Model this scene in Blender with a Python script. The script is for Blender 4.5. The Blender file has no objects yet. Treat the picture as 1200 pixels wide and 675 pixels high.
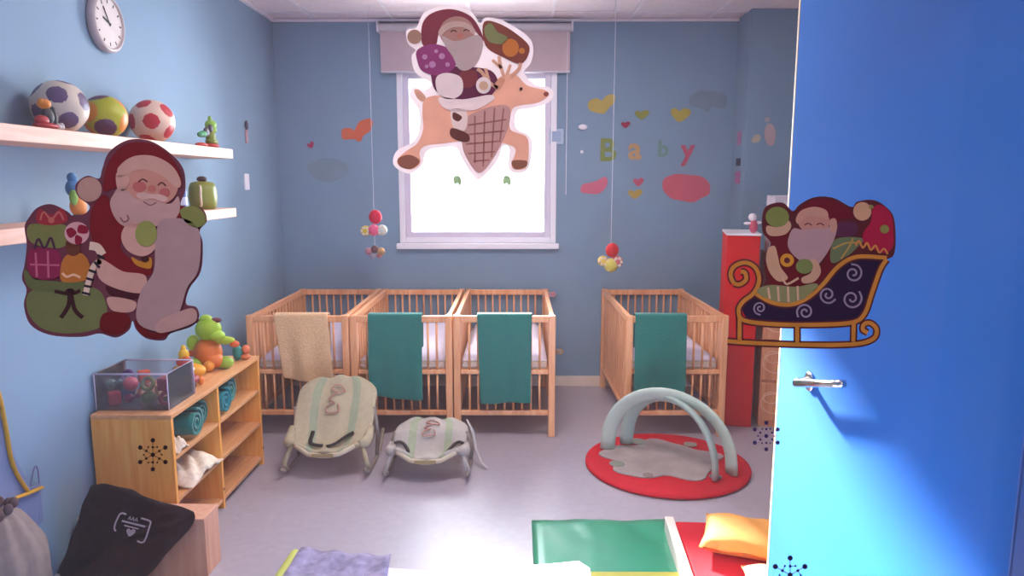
import bpy, bmesh, math, random
from mathutils import Vector, Matrix
random.seed(7)
C = bpy.context.scene.collection
PI = math.pi
S = bpy.context.scene

# ------------------------------------------------------------------ camera
EYE = 1.65
PITCH = math.radians(8.53)
YAW = math.radians(0.35)
FPX = 830.0
cam_d = bpy.data.cameras.new('camera')
cam = bpy.data.objects.new('camera', cam_d); C.objects.link(cam)
cam.location = (0, 0, EYE)
cam.rotation_euler = (PI/2 - PITCH, 0, YAW)
cam_d.sensor_width = 36.0
cam_d.lens = 36.0 * FPX / 1200.0
cam_d.clip_start = 0.05
S.camera = cam

# ------------------------------------------------------------------ world, sun, lamps, exposure
w = bpy.data.worlds.new('sky'); S.world = w
w.use_nodes = True
bg = w.node_tree.nodes['Background']
bg.inputs[0].default_value = (0.90, 0.95, 1.0, 1)
bg.inputs[1].default_value = 11.0
sun_d = bpy.data.lights.new('sun', 'SUN')
sun_d.energy = 105.0; sun_d.angle = math.radians(5.0); sun_d.color = (1.0, 0.97, 0.93)
sun = bpy.data.objects.new('sun', sun_d); C.objects.link(sun)
sun.location = (-1, 9, 4)
sun.rotation_euler = Vector((0.255, -1.0, -0.39)).to_track_quat('-Z', 'Y').to_euler()

def area(name, loc, rot, sx, sy, e, col):
    d = bpy.data.lights.new(name, 'AREA'); d.shape = 'RECTANGLE'; d.size = sx; d.size_y = sy
    d.energy = e; d.color = col
    o = bpy.data.objects.new(name, d); C.objects.link(o); o.location = loc; o.rotation_euler = rot
    return o
area('daylight_at_window', (-0.31, 5.80, 1.85), (-PI/2, 0, 0), 1.10, 1.20, 95, (0.90, 0.95, 1.0))
area('room_fill_light', (0.0, 3.3, 2.84), (0, 0, 0), 1.2, 0.6, 50, (1.0, 0.88, 0.80))  # unseen fill light, added overhead to brighten the room
area('corridor_fill_light', (-0.2, -0.3, 2.60), (0, 0, 0), 1.2, 0.6, 60, (1.0, 0.84, 0.84))  # added out of view on the corridor side to brighten the stickers

vs = S.view_settings
vs.view_transform = 'Standard'; vs.look = 'None'; vs.exposure = 0.0; vs.gamma = 1.0
vs.use_curve_mapping = False

# ------------------------------------------------------------------ helpers
def lin(h):
    if isinstance(h, str):
        h = h.lstrip('#'); c = [int(h[i:i+2], 16)/255 for i in (0, 2, 4)]
    else: c = list(h)
    return tuple(((v/12.92) if v <= 0.04045 else ((v+0.055)/1.055)**2.4) for v in c) + (1,)

_m = {}
def mat(name, col, rough=0.6, metal=0.0, noise=0.06, scale=12.0, bump=0.0, coat=0.0, stretch=(1, 1, 1), spec=0.5, transl=0.0, sheen=0.0):
    if name in _m: return _m[name]
    m = bpy.data.materials.new(name); m.use_nodes = True
    nt = m.node_tree; b = nt.nodes['Principled BSDF']
    b.inputs['Roughness'].default_value = rough; b.inputs['Metallic'].default_value = metal
    b.inputs['Coat Weight'].default_value = coat
    b.inputs['Specular IOR Level'].default_value = spec
    b.inputs['Sheen Weight'].default_value = sheen
    c = lin(col)
    tc = nt.nodes.new('ShaderNodeTexCoord'); mp = nt.nodes.new('ShaderNodeMapping')
    mp.inputs['Scale'].default_value = stretch
    nz = nt.nodes.new('ShaderNodeTexNoise'); nz.inputs['Scale'].default_value = scale; nz.inputs['Detail'].default_value = 4
    nt.links.new(tc.outputs['Object'], mp.inputs[0]); nt.links.new(mp.outputs[0], nz.inputs['Vector'])
    rp = nt.nodes.new('ShaderNodeValToRGB')
    rp.color_ramp.elements[0].position = 0.3; rp.color_ramp.elements[1].position = 0.7
    rp.color_ramp.elements[0].color = tuple(v*(1-noise) for v in c[:3]) + (1,)
    rp.color_ramp.elements[1].color = tuple(min(1, v*(1+noise)) for v in c[:3]) + (1,)
    nt.links.new(nz.outputs['Fac'], rp.inputs[0]); nt.links.new(rp.outputs[0], b.inputs['Base Color'])
    if bump:
        bp = nt.nodes.new('ShaderNodeBump'); bp.inputs['Strength'].default_value = bump; bp.inputs['Distance'].default_value = 0.01
        nt.links.new(nz.outputs['Fac'], bp.inputs['Height']); nt.links.new(bp.outputs[0], b.inputs['Normal'])
    if transl:
        tr = nt.nodes.new('ShaderNodeBsdfTranslucent'); nt.links.new(rp.outputs[0], tr.inputs['Color'])
        mx = nt.nodes.new('ShaderNodeMixShader'); mx.inputs[0].default_value = transl
        out = nt.nodes['Material Output']
        nt.links.new(b.outputs[0], mx.inputs[1]); nt.links.new(tr.outputs[0], mx.inputs[2]); nt.links.new(mx.outputs[0], out.inputs[0])
    _m[name] = m
    return m

def thin_glass(name, tint=(1, 1, 1, 1), gloss=0.05, rough=0.02, milk=0.0, milkcol=(0.9, 0.9, 0.95, 1)):
    if name in _m: return _m[name]
    m = bpy.data.materials.new(name); m.use_nodes = True; nt = m.node_tree
    nt.nodes.remove(nt.nodes['Principled BSDF']); out = nt.nodes['Material Output']
    t = nt.nodes.new('ShaderNodeBsdfTransparent'); t.inputs[0].default_value = tint
    g = nt.nodes.new('ShaderNodeBsdfGlossy'); g.inputs['Roughness'].default_value = rough
    lw = nt.nodes.new('ShaderNodeFresnel'); lw.inputs[0].default_value = 1.3
    mx = nt.nodes.new('ShaderNodeMixShader'); nt.links.new(lw.outputs[0], mx.inputs[0])
    nt.links.new(t.outputs[0], mx.inputs[1]); nt.links.new(g.outputs[0], mx.inputs[2])
    last = mx
    if milk:
        d = nt.nodes.new('ShaderNodeBsdfDiffuse'); d.inputs[0].default_value = milkcol
        nz = nt.nodes.new('ShaderNodeTexNoise'); nz.inputs['Scale'].default_value = 3.0
        mm = nt.nodes.new('ShaderNodeMath'); mm.operation = 'MULTIPLY'; mm.inputs[1].default_value = 2*milk
        nt.links.new(nz.outputs['Fac'], mm.inputs[0])
        m2 = nt.nodes.new('ShaderNodeMixShader'); nt.links.new(mm.outputs[0], m2.inputs[0])
        nt.links.new(mx.outputs[0], m2.inputs[1]); nt.links.new(d.outputs[0], m2.inputs[2]); last = m2
    nt.links.new(last.outputs[0], out.inputs[0])
    _m[name] = m
    return m

def wood(name, a, b, rough=0.45, axis=2, scale=9.0):
    if name in _m: return _m[name]
    m = bpy.data.materials.new(name); m.use_nodes = True; nt = m.node_tree; bs = nt.nodes['Principled BSDF']
    bs.inputs['Roughness'].default_value = rough
    tc = nt.nodes.new('ShaderNodeTexCoord'); mp = nt.nodes.new('ShaderNodeMapping')
    sc = [4.0, 4.0, 4.0]; sc[axis] = 0.35; mp.inputs['Scale'].default_value = sc
    nz = nt.nodes.new('ShaderNodeTexNoise'); nz.inputs['Scale'].default_value = scale; nz.inputs['Detail'].default_value = 6; nz.inputs['Distortion'].default_value = 0.6
    nt.links.new(tc.outputs['Object'], mp.inputs[0]); nt.links.new(mp.outputs[0], nz.inputs['Vector'])
    rp = nt.nodes.new('ShaderNodeValToRGB'); rp.color_ramp.elements[0].position = 0.35; rp.color_ramp.elements[1].position = 0.65
    rp.color_ramp.elements[0].color = lin(a); rp.color_ramp.elements[1].color = lin(b)
    nt.links.new(nz.outputs['Fac'], rp.inputs[0]); nt.links.new(rp.outputs[0], bs.inputs['Base Color'])
    _m[name] = m
    return m

def link(name, me, mats, parent=None, smooth=False):
    o = bpy.data.objects.new(name, me); C.objects.link(o)
    for m in (mats if isinstance(mats, (list, tuple)) else [mats]): me.materials.append(m)
    if smooth:
        for p in me.polygons: p.use_smooth = True
    if parent is not None:
        o.parent = parent
    return o

def obj(name, bm, mats, parent=None, smooth=False, bevel=0.0, bseg=2, subsurf=0, solid=0.0):
    """bmesh in world coordinates -> one object; parented things keep their place."""
    me = bpy.data.meshes.new(name)
    bmesh.ops.recalc_face_normals(bm, faces=bm.faces)
    if parent is not None:
        off = world_of(parent).inverted()
        bm.transform(off)
        bm.normal_update()
    bm.to_mesh(me); bm.free()
    o = link(name, me, mats, parent, smooth)
    if solid:
        md = o.modifiers.new('solid', 'SOLIDIFY'); md.thickness = solid; md.offset = 0
    if bevel:
        md = o.modifiers.new('bevel', 'BEVEL'); md.width = bevel; md.segments = bseg; md.limit_method = 'ANGLE'
    if subsurf:
        md = o.modifiers.new('sub', 'SUBSURF'); md.levels = subsurf; md.render_levels = subsurf
    return o

def world_of(o):
    m = Matrix.LocRotScale(o.location, o.rotation_euler, o.scale)
    return world_of(o.parent) @ m if o.parent else m

def thing(name, label, cat, loc=(0, 0, 0), rz=0.0, group=None):
    o = bpy.data.objects.new(name, None); C.objects.link(o); o.empty_display_size = 0.05
    o.location = loc; o.rotation_euler = (0, 0, rz)
    return tag(o, label, cat, group)
def tag(o, label, cat, group=None):
    o['label'] = label; o['category'] = cat
    if group: o['group'] = group
    return o
def struct(o):
    o['kind'] = 'structure'; return o
def copy_tree(o, parent=None):
    c = o.copy(); C.objects.link(c)
    if parent is not None: c.parent = parent
    for ch in [x for x in bpy.data.objects if x.parent == o]:
        copy_tree(ch, c)
    return c

def bx(bm, x0, x1, y0, y1, z0, z1, M=None, mi=0):
    vs_ = [bm.verts.new(Vector(p)) for p in ((x0, y0, z0), (x1, y0, z0), (x1, y1, z0), (x0, y1, z0), (x0, y0, z1), (x1, y0, z1), (x1, y1, z1), (x0, y1, z1))]
    if M is not None:
        for v in vs_: v.co = M @ v.co
    for f in ((0, 3, 2, 1), (4, 5, 6, 7), (0, 1, 5, 4), (1, 2, 6, 5), (2, 3, 7, 6), (3, 0, 4, 7)):
        fc = bm.faces.new([vs_[i] for i in f]); fc.material_index = mi
    return bm
def B(*a, **k): return bx(bmesh.new(), *a, **k)

def tube(bm, pts, r, n=10, closed=False, flat=1.0):
    pts = [Vector(p) for p in pts]; N = len(pts)
    rs = r if isinstance(r, (list, tuple)) else [r]*N
    rings = []; prev = None
    for i, p in enumerate(pts):
        if closed: d = pts[(i+1) % N] - pts[i-1]
        else: d = pts[min(i+1, N-1)] - pts[max(i-1, 0)]
        d.normalize()
        if prev is None:
            up = Vector((0, 0, 1)) if abs(d.z) < 0.9 else Vector((0, 1, 0))
            a = d.cross(up).normalized()
        else:
            a = (prev - d*prev.dot(d)).normalized()
        prev = a; b = d.cross(a)
        rings.append([bm.verts.new(p + a*math.cos(2*PI*k/n)*rs[i] + b*math.sin(2*PI*k/n)*rs[i]*flat) for k in range(n)])
    for i in range(N if closed else N-1):
        A, Bq = rings[i], rings[(i+1) % N]
        for k in range(n): bm.faces.new((A[k], A[(k+1) % n], Bq[(k+1) % n], Bq[k]))
    if not closed:
        bm.faces.new(rings[0][::-1]); bm.faces.new(rings[-1])
    return bm
def T(*a, **k): return tube(bmesh.new(), *a, **k)

def blob(bm, c, r, rot=None, sub=3):
    if not isinstance(r, (list, tuple)): r = (r, r, r)
    M = Matrix.Translation(Vector(c)) @ (rot.to_4x4() if rot is not None else Matrix.Identity(4)) @ Matrix.Diagonal((r[0], r[1], r[2], 1))
    bmesh.ops.create_icosphere(bm, subdivisions=sub, radius=1.0, matrix=M)
    return bm
def Bl(*a, **k): return blob(bmesh.new(), *a, **k)

def lathe(bm, c, prof, n=28, axis='Z'):
    rings = []
    for r, z in prof:
        ring = []
        for k in range(n):
            a = 2*PI*k/n
            if axis == 'Z': v = (c[0]+r*math.cos(a), c[1]+r*math.sin(a), c[2]+z)
            elif axis == 'X': v = (c[0]+z, c[1]+r*math.cos(a), c[2]+r*math.sin(a))
            else: v = (c[0]+r*math.cos(a), c[1]+z, c[2]+r*math.sin(a))
            ring.append(bm.verts.new(v))
        rings.append(ring)
    for i in range(len(rings)-1):
        for k in range(n): bm.faces.new((rings[i][k], rings[i][(k+1) % n], rings[i+1][(k+1) % n], rings[i+1][k]))
    bm.faces.new(rings[0][::-1]); bm.faces.new(rings[-1])
    return bm
def L(*a, **k): return lathe(bmesh.new(), *a, **k)

def smooth_loop(pts, closed=True, seg=6):
    out = []; N = len(pts)
    rng = range(N) if closed else range(N-1)
    for i in rng:
        if closed: p0, p1, p2, p3 = pts[i-1], pts[i], pts[(i+1) % N], pts[(i+2) % N]
        else: p0, p1, p2, p3 = pts[max(i-1, 0)], pts[i], pts[i+1], pts[min(i+2, N-1)]
        for s in range(seg):
            t = s/seg
            out.append(tuple(0.5*((2*b) + (-a+c)*t + (2*a-5*b+4*c-d)*t*t + (-a+3*b-3*c+d)*t**3) for a, b, c, d in zip(p0, p1, p2, p3)))
    if not closed: out.append(tuple(pts[-1]))
    return out

def prism(bm, pts3, off):
    """closed outline of 3D points extruded by vector off; triangulated caps so concave outlines work"""
    off = Vector(off)
    a = [bm.verts.new(Vector(p)) for p in pts3]; b = [bm.verts.new(Vector(p)+off) for p in pts3]
    from mathutils.geometry import tessellate_polygon
    for tri in tessellate_polygon([[Vector(p) for p in pts3]]):
        try:
            bm.faces.new([a[i] for i in tri]); bm.faces.new([b[i] for i in reversed(tri)])
        except ValueError: pass
    n = len(a)
    for i in range(n):
        try: bm.faces.new((a[i], a[(i+1) % n], b[(i+1) % n], b[i]))
        except ValueError: pass
    return bm

def ribbon_pts(path, wd):
    L_, R_ = [], []
    n = len(path)
    for i, p in enumerate(path):
        q0 = path[max(i-1, 0)]; q1 = path[min(i+1, n-1)]
        dx, dy = q1[0]-q0[0], q1[1]-q0[1]; l = math.hypot(dx, dy) or 1
        nx, ny = -dy/l*wd/2, dx/l*wd/2
        L_.append((p[0]+nx, p[1]+ny)); R_.append((p[0]-nx, p[1]-ny))
    return L_, R_
def ribbon(bm, path, wd, to3, off):
    L_, R_ = ribbon_pts(path, wd); off = Vector(off)
    rows = []
    for l, r in zip(L_, R_):
        a, b = Vector(to3(*l)), Vector(to3(*r))
        rows.append([bm.verts.new(v) for v in (a, b, b+off, a+off)])
    for A, Bq in zip(rows, rows[1:]):
        for k in range(4): bm.faces.new((A[k], A[(k+1) % 4], Bq[(k+1) % 4], Bq[k]))
    bm.faces.new(rows[0]); bm.faces.new(rows[-1][::-1])
    return bm

# where a line of sight of the measured photograph meets a real plane (used only to read sizes and places off the photo)
def _ray(px, py):
    v = Vector(((px-600)/FPX, 1, -(py-337.5)/FPX))
    c, s = math.cos(-PITCH), math.sin(-PITCH); v = Vector((v.x, v.y*c-v.z*s, v.y*s+v.z*c))
    c, s = math.cos(YAW), math.sin(YAW); return Vector((v.x*c-v.y*s, v.x*s+v.y*c, v.z))
def onY(px, py, y): r = _ray(px, py); return Vector((0, 0, EYE)) + r*(y/r.y)
def onX(px, py, x): r = _ray(px, py); return Vector((0, 0, EYE)) + r*(x/r.x)
def onZ(px, py, z): r = _ray(px, py); return Vector((0, 0, EYE)) + r*((z-EYE)/r.z)

# ------------------------------------------------------------------ materials
wall_blue = mat('wall_paint', '#7a96ae', 0.75, noise=0.03, scale=3, bump=0.05)
white_paint = mat('white_paint', '#e6dfe4', 0.5, noise=0.02)
pvc = mat('white_pvc', '#efeaf2', 0.35, noise=0.01)
ceil_m = mat('ceiling_tile', '#ecdadd', 0.9, noise=0.05, scale=60)
ceil_bar = mat('ceiling_bar', '#f0e4e8', 0.5, noise=0.02)
floor_m = mat('grey_vinyl', '#a8a0ac', 0.35, noise=0.05, scale=25, spec=0.45)
cream_trim = mat('cream_trim', '#e2d2c4', 0.5, noise=0.03)
beech = wood('beech', '#e09868', '#efb284', 0.38)
beech_y = wood('beech_across', '#e09868', '#efb284', 0.38, axis=1)
shelf_wood = wood('pale_shelf_wood', '#dca68c', '#e8b8a0', 0.5, axis=1)
unit_wood = wood('honey_wood', '#e8983f', '#f2ae5a', 0.4)
unit_edge = wood('honey_edge', '#c98d5a', '#dba070', 0.4, axis=1)
teal = mat('teal_towelling', '#067068', 0.95, noise=0.12, scale=90, bump=0.5, sheen=0.3)
cream_cloth = mat('cream_towelling', '#e0b88e', 0.95, noise=0.08, scale=80, bump=0.5)
white_cloth = mat('white_cotton', '#d9d3e6', 0.9, noise=0.04, bump=0.1)
red_m = mat('red_fabric', '#c00822', 0.8, noise=0.06, scale=20, spec=0.2)
red_lac = mat('red_laminate', '#cc0a10', 0.5, noise=0.03, spec=0.2)
door_blue = mat('door_blue', '#0a58a6', 0.85, noise=0.02, scale=2, spec=0.12)
frame_blue = mat('frame_blue', '#12489c', 0.5, noise=0.02)
chrome = mat('chrome', '#d8d4d4', 0.15, metal=1.0, noise=0.01)
black_fab = mat('black_nylon', '#17040a', 0.9, noise=0.15, scale=30, bump=0.3, spec=0.15)
dark = mat('dark_strap', '#1c1418', 0.7)
bounce_m = mat('bouncer_cotton', '#b4a88c', 0.95, noise=0.06, scale=40, bump=0.2)
bounce_g = mat('bouncer_cotton_green', '#99a288', 0.95, noise=0.06, scale=40, bump=0.2)
bounce_w = mat('bouncer_cotton_grey', '#aca49e', 0.95, noise=0.06, scale=40, bump=0.2)
plastic_grey = mat('grey_plastic', '#8b8078', 0.4, noise=0.03)
clear = thin_glass('clear_plastic', (0.93, 0.92, 0.97, 1), rough=0.08, milk=0.035)
glass = thin_glass('pane_glass', (0.97, 0.98, 0.99, 1), rough=0.01, milk=0.015, milkcol=(0.95, 0.8, 0.85, 1))  # pinkish milk imitates a hazy veil of light over the view
wglass = thin_glass('window_glass', (1, 1, 1, 1))
def cm(h, rough=0.5, **k): return mat('paint_'+h.lstrip('#'), h, rough, **k)

# ------------------------------------------------------------------ room shell
XL, XR, YB, YF, ZC = -1.857, 2.45, 5.616, 1.20, 2.873
struct(obj('floor', B(XL-0.2, XR+0.2, -1.6, YB+0.2, -0.1, 0.0), floor_m))
bm = B(XL-0.2, XR+0.2, -1.6, YB+0.2, ZC, ZC+0.1)
ceil = struct(obj('ceiling', bm, ceil_m))
bm = bmesh.new()
for i in range(8): bx(bm, XL+0.32+0.6*i-0.012, XL+0.32+0.6*i+0.012, YF+0.06, YB-0.001, ZC-0.006, ZC)
for j in range(8): bx(bm, XL, XR, YB-0.22-0.6*j-0.012, YB-0.22-0.6*j+0.012, ZC-0.0055, ZC)
g = obj('trim_1', bm, ceil_bar); struct(g)
bm = B(XL, XR, YB-0.03, YB-0.001, ZC-0.022, ZC-0.0062); bx(bm, XL+0.001, XL+0.03, YF+0.06, YB-0.031, ZC-0.022, ZC-0.0062)
struct(obj('trim_2', bm, ceil_bar))
# walls
WX0, WX1, WZ0, WZ1 = -0.90, 0.29, 1.17, 2.50
bm = B(XL-0.2, WX0, YB, YB+0.2, 0, ZC); bx(bm, WX1, XR+0.2, YB, YB+0.2, 0, ZC); bx(bm, WX0, WX1, YB, YB+0.2, 0, WZ0); bx(bm, WX0, WX1, YB, YB+0.2, WZ1, ZC)
struct(obj('wall_back', bm, wall_blue))
struct(obj('wall_left', B(XL-0.2, XL, -1.6, YB, 0, ZC), wall_blue))
struct(obj('wall_right', B(XR, XR+0.2, -1.6, YB, 0, ZC), wall_blue))
struct(obj('wall_corridor', B(XL, XR, -1.75, -1.6, 0, ZC), mat('corridor_paint', '#c9b8b8', 0.8)))
PX0, PY0 = 1.68, 5.30
struct(obj('pillar', B(PX0, XR, PY0, YB-0.001, 0, ZC-0.001), wall_blue))
# partition with a glazed opening and the doorway
GX0, GX1, GZ0, GZ1 = -1.25, 0.80, 0.82, 2.12
YJ = YF+0.012
DX = 0.918
xj = onY(1189, 600, YJ).x
GX1 = xj
bm = B(XL, GX0, YF-0.05, YJ, 0, ZC); bx(bm, GX0, GX1, YF-0.05, YJ, 0, GZ0); bx(bm, GX0, GX1, YF-0.05, YJ, GZ1, ZC)
bx(bm, DX+1.0, XR, YF-0.05, YJ, 0, ZC); bx(bm, GX1, DX+1.0, YF-0.05, YJ, 2.36, ZC)
struct(obj('wall_front', bm, wall_blue))
w2 = thing('window_2', 'glazed opening in the corridor wall', 'window', (0, YF, GZ0)); del w2['category']; struct(w2)
w2['label'] = 'large clear interior pane the festive stickers are stuck on'
gm = B(GX0, GX1, YF+0.002, YF+0.008, GZ0, GZ1)
obj('pane', gm, glass, w2)
bm = B(GX0-0.03, GX1, YJ+0.0005, YJ+0.02, GZ0-0.03, GZ0); bx(bm, GX0-0.03, GX1, YJ+0.0005, YJ+0.02, GZ1, GZ1+0.03)
bx(bm, GX0-0.03, GX0, YJ+0.0005, YJ+0.02, GZ0, GZ1)
obj('window_frame', bm, frame_blue, w2)
struct(obj('door_frame', B(xj, DX-0.002, YF-0.06, YJ, 0, 2.36), frame_blue))
# baseboards
struct(obj('baseboard_back', B(XL+0.02, PX0-0.001, YB-0.016, YB-0.0005, 0, 0.085), cream_trim, bevel=0.003))
struct(obj('baseboard_left', B(XL+0.0005, XL+0.016, YF+0.1, YB, 0, 0.085), cream_trim, bevel=0.003))
struct(obj('baseboard_pillar', B(PX0-0.002, XR, PY0-0.016, PY0-0.0005, 0, 0.085), cream_trim, bevel=0.003))

# back window
w1 = thing('window_1', 'bright back window in a white frame under a half lowered roller blind', 'window', (-0.305, YB, 1.2)); del w1['category']; struct(w1)
bm = bmesh.new()
def frame(bm, x0, x1, z0, z1, y0, y1, t, tb=None):
    tb = tb or t
    bx(bm, x0, x0+t, y0, y1, z0, z1); bx(bm, x1-t, x1, y0, y1, z0, z1); bx(bm, x0+t, x1-t, y0, y1, z0, z0+tb); bx(bm, x0+t, x1-t, y0, y1, z1-t, z1)
frame(bm, WX0-0.022, WX1+0.022, WZ0-0.0, WZ1+0.02, YB-0.014, YB+0.02, 0.045)
obj('window_frame', bm, pvc, w1, bevel=0.004)
bm = bmesh.new(); frame(bm, WX0+0.023, WX1-0.023, WZ0+0.04, WZ1-0.02, YB-0.004, YB+0.045, 0.05)
obj('sash', bm, mat('sash_pvc', '#d9cfe0', 0.35, noise=0.01), w1, bevel=0.006)
obj('pane', B(WX0+0.07, WX1-0.07, YB+0.025, YB+0.03, WZ0+0.08, WZ1-0.06), wglass, w1)
obj('window_sill', B(-0.945, 0.335, YB-0.055, YB+0.012, 1.125, 1.168), pvc, w1, bevel=0.006)
rb = thing('roller_blind', 'pale pink roller blind pulled partway down over the top of the bright window', 'roller blind', (-0.31, YB-0.05, 2.47))
bz, bl_, br_ = 2.475, -1.03, 0.405
obj('blind_fabric', B(bl_, br_, YB-0.052, YB-0.049, bz, 2.80), mat('blind_fabric', '#d9c2c8', 0.9, noise=0.03, transl=0.25), rb)
obj('bottom_bar', T([(bl_, YB-0.05, bz), (br_, YB-0.05, bz)], 0.008), pvc, rb, True)
obj('roller', T([(bl_-0.01, YB-0.055, 2.80), (br_+0.01, YB-0.055, 2.80)], 0.028, n=20), white_paint, rb, True)
for x in (bl_-0.02, br_+0.008): obj('bracket', B(x, x+0.012, YB-0.09, YB-0.001, 2.765, 2.845), pvc, rb)
obj('chain', T([(0.385, YB-0.06, 2.8), (0.385, YB-0.06, 1.55)], 0.0022, n=6), pvc, rb)

# ------------------------------------------------------------------ blue door, opened into the room
yd = onX(923, 240, DX).y
dr = thing('door_1', 'blue flush door standing open into the room', 'door', (DX, YJ, 0)); del dr['category']; struct(dr)
dr['label'] = 'glossy bright blue flush door standing open at right with chrome lever handle'
obj('door_leaf', B(DX, DX+0.04, YJ+0.002, yd-0.012, 0.012, 2.35), door_blue, dr, bevel=0.003)
obj('edge_strip', B(DX-0.001, DX+0.041, yd-0.012, yd, 0.012, 2.35), mat('door_lipping', '#d8b690', 0.5), dr, bevel=0.001)
hp = onX(931, 447, DX-0.05); he = onX(984, 450, DX-0.05); hz = hp.z
h2 = T([(DX-0.006, hp.y, hz), (DX-0.040, hp.y, hz), (DX-0.050, hp.y-0.018, hz), (DX-0.050, he.y+0.03, he.z-0.008), (DX-0.046, he.y+0.010, he.z-0.002), (DX-0.034, he.y, he.z)], [0.013, 0.013, 0.0135, 0.011, 0.011, 0.010], n=14)
hd = obj('door_handle', h2, chrome, dr, True)
rs = obj('rosette', L((DX-0.009, hp.y, hz), [(0.004, 0), (0.028, 0.0005), (0.031, 0.003), (0.031, 0.0088)], axis='X'), chrome, hd, True)

# ------------------------------------------------------------------ red cupboard by the right pillar
cab = thing('red_cupboard', 'tall red cupboard between the single cot and the blue door', 'cupboard', (1.62, 4.75, 0), math.radians(-12))
zt = 1.30
M = world_of(cab)
obj('body', B(-0.21, 0.0, -0.13, 0.28, 0, zt, M), red_lac, cab, bevel=0.006)
obj('top_board', B(-0.215, 0.005, -0.135, 0.285, zt+0.0005, zt+0.016, M), white_paint, cab, bevel=0.003)
pc = thing('picture_cabinet', 'orange brown wooden cabinet with pale round scribbles beside the red cupboard', 'cabinet', (1.80, 4.62, 0), math.radians(-12))
M = world_of(pc)
obj('body', B(-0.155, 0.30, 0.0, 0.33, 0, 1.18, M), wood('tan_wood', '#b87052', '#cf8a66', 0.5), pc, bevel=0.005)
for k in range(4):
    zz = 0.05+0.28*k
    pn = obj('door_panel', B(-0.145, 0.29, -0.012, -0.0005, zz, zz+0.26, M), wood('tan_panel', '#c27a58', '#d8966e', 0.5), pc, bevel=0.003)
    bm = bmesh.new()
    for (cx, cz, rr) in ((-0.08, zz+0.16, 0.05), (-0.06, zz+0.12, 0.085), (0.08, zz+0.13, 0.07)):
        tube(bm, [M @ Vector((cx+rr*math.cos(a*PI/12), -0.0135, cz+rr*0.8*math.sin(a*PI/12))) for a in range(24)], 0.0035, n=5, closed=True)
    obj('scribble_drawing', bm, cm('#e3b49a'), pn)
wb = tag(obj('storage_carton', B(1.70, 1.90, 4.70, 4.86, 1.1805, 1.56), cm('#c9c0cc'), bevel=0.006), 'pale grey carton standing on top of the picture cabinet', 'box')
fg = thing('toy_figure', 'small white and pink toy figure on top of the red cupboard', 'toy', (1.555, 4.66, zt+0.016))
l0 = fg.location
obj('body', Bl((l0.x, l0.y, l0.z+0.045), (0.028, 0.02, 0.045)), cm('#c8506e'), fg, True)
obj('head', Bl((l0.x-0.01, l0.y, l0.z+0.105), 0.026), cm('#eae0e8'), fg, True)
bm = Bl((l0.x-0.04, l0.y, l0.z+0.065), (0.026, 0.012, 0.010)); blob(bm, (l0.x+0.03, l0.y, l0.z+0.07), (0.022, 0.01, 0.01))
obj('arm', bm, cm('#eae0e8'), fg, True)

# ------------------------------------------------------------------ cots
W, D, Hc = 0.655, 1.165, 0.806
def make_cot(label):
    c = thing('cot', label, 'cot', (0, 0, 0), 0, 'beech cots along the back wall')
    r = 0.022
    for sx in (0, 1):
        for sy in (0, 1):
            x = sx*(W-0.044); y = sy*(D-0.044)
            obj('corner_post', B(x, x+0.044, y, y+0.044, 0.0, Hc), beech, c, bevel=0.006)
    for nm, z0, z1 in (('top_rail', Hc-0.045, Hc-0.004), ('middle_rail', 0.42, 0.448), ('bottom_rail', 0.145, 0.178)):
        for sy in (0, 1):
            y = 0.008 + sy*(D-0.044)
            obj(nm, B(0.0445, W-0.0445, y, y+0.028, z0, z1), beech, c, bevel=0.004)
        if nm != 'middle_rail':
            for sx in (0, 1):
                x = 0.008 + sx*(W-0.044)
                obj(nm, B(x, x+0.028, 0.0445, D-0.0445, z0-(0.0 if nm == 'top_rail' else -0.0), z1), beech_y, c, bevel=0.004)
    n = 9
    for sy in (0, 1):
        y = 0.022+sy*(D-0.044)
        for i in range(n):
            x = 0.044+(W-0.088)*(i+1)/(n+1)
            obj('slat', T([(x, y, 0.1785), (x, y, 0.4195)], 0.0075, n=8), beech, c, True)
            obj('slat', T([(x, y, 0.4485), (x, y, Hc-0.0455)], 0.0075, n=8), beech, c, True)
    for sx in (0, 1):
        x = 0.022+sx*(W-0.044)
        for i in range(15):
            y = 0.044+(D-0.088)*(i+1)/16
            obj('slat', B(x-0.006, x+0.006, y-0.02, y+0.02, 0.1785, Hc-0.0455), beech, c)
    obj('bed_base', B(0.045, W-0.045, 0.045, D-0.045, 0.425, 0.443), beech_y, c)
    return c
cot0 = make_cot('beech cot at the left end of the row, cream cloth over its front rail')
cx3 = 0.252
def put(o, x, y, rz=0): o.location = (x, y, 0); o.rotation_euler = (0, 0, rz)
put(cot0, cx3-3*W-0.016, 4.43)
cot1 = copy_tree(cot0); put(cot1, cx3-2*W-0.008, 4.43); cot1['label'] = 'beech cot in the middle of the row of three'
cot2 = copy_tree(cot0); put(cot2, cx3-W, 4.43); cot2['label'] = 'beech cot at the right end of the row of three, under the window'
cot3 = copy_tree(cot0); put(cot3, 0.703, 4.43, math.radians(1.2)); cot3['label'] = 'beech cot standing alone beside the red cupboard'
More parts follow.
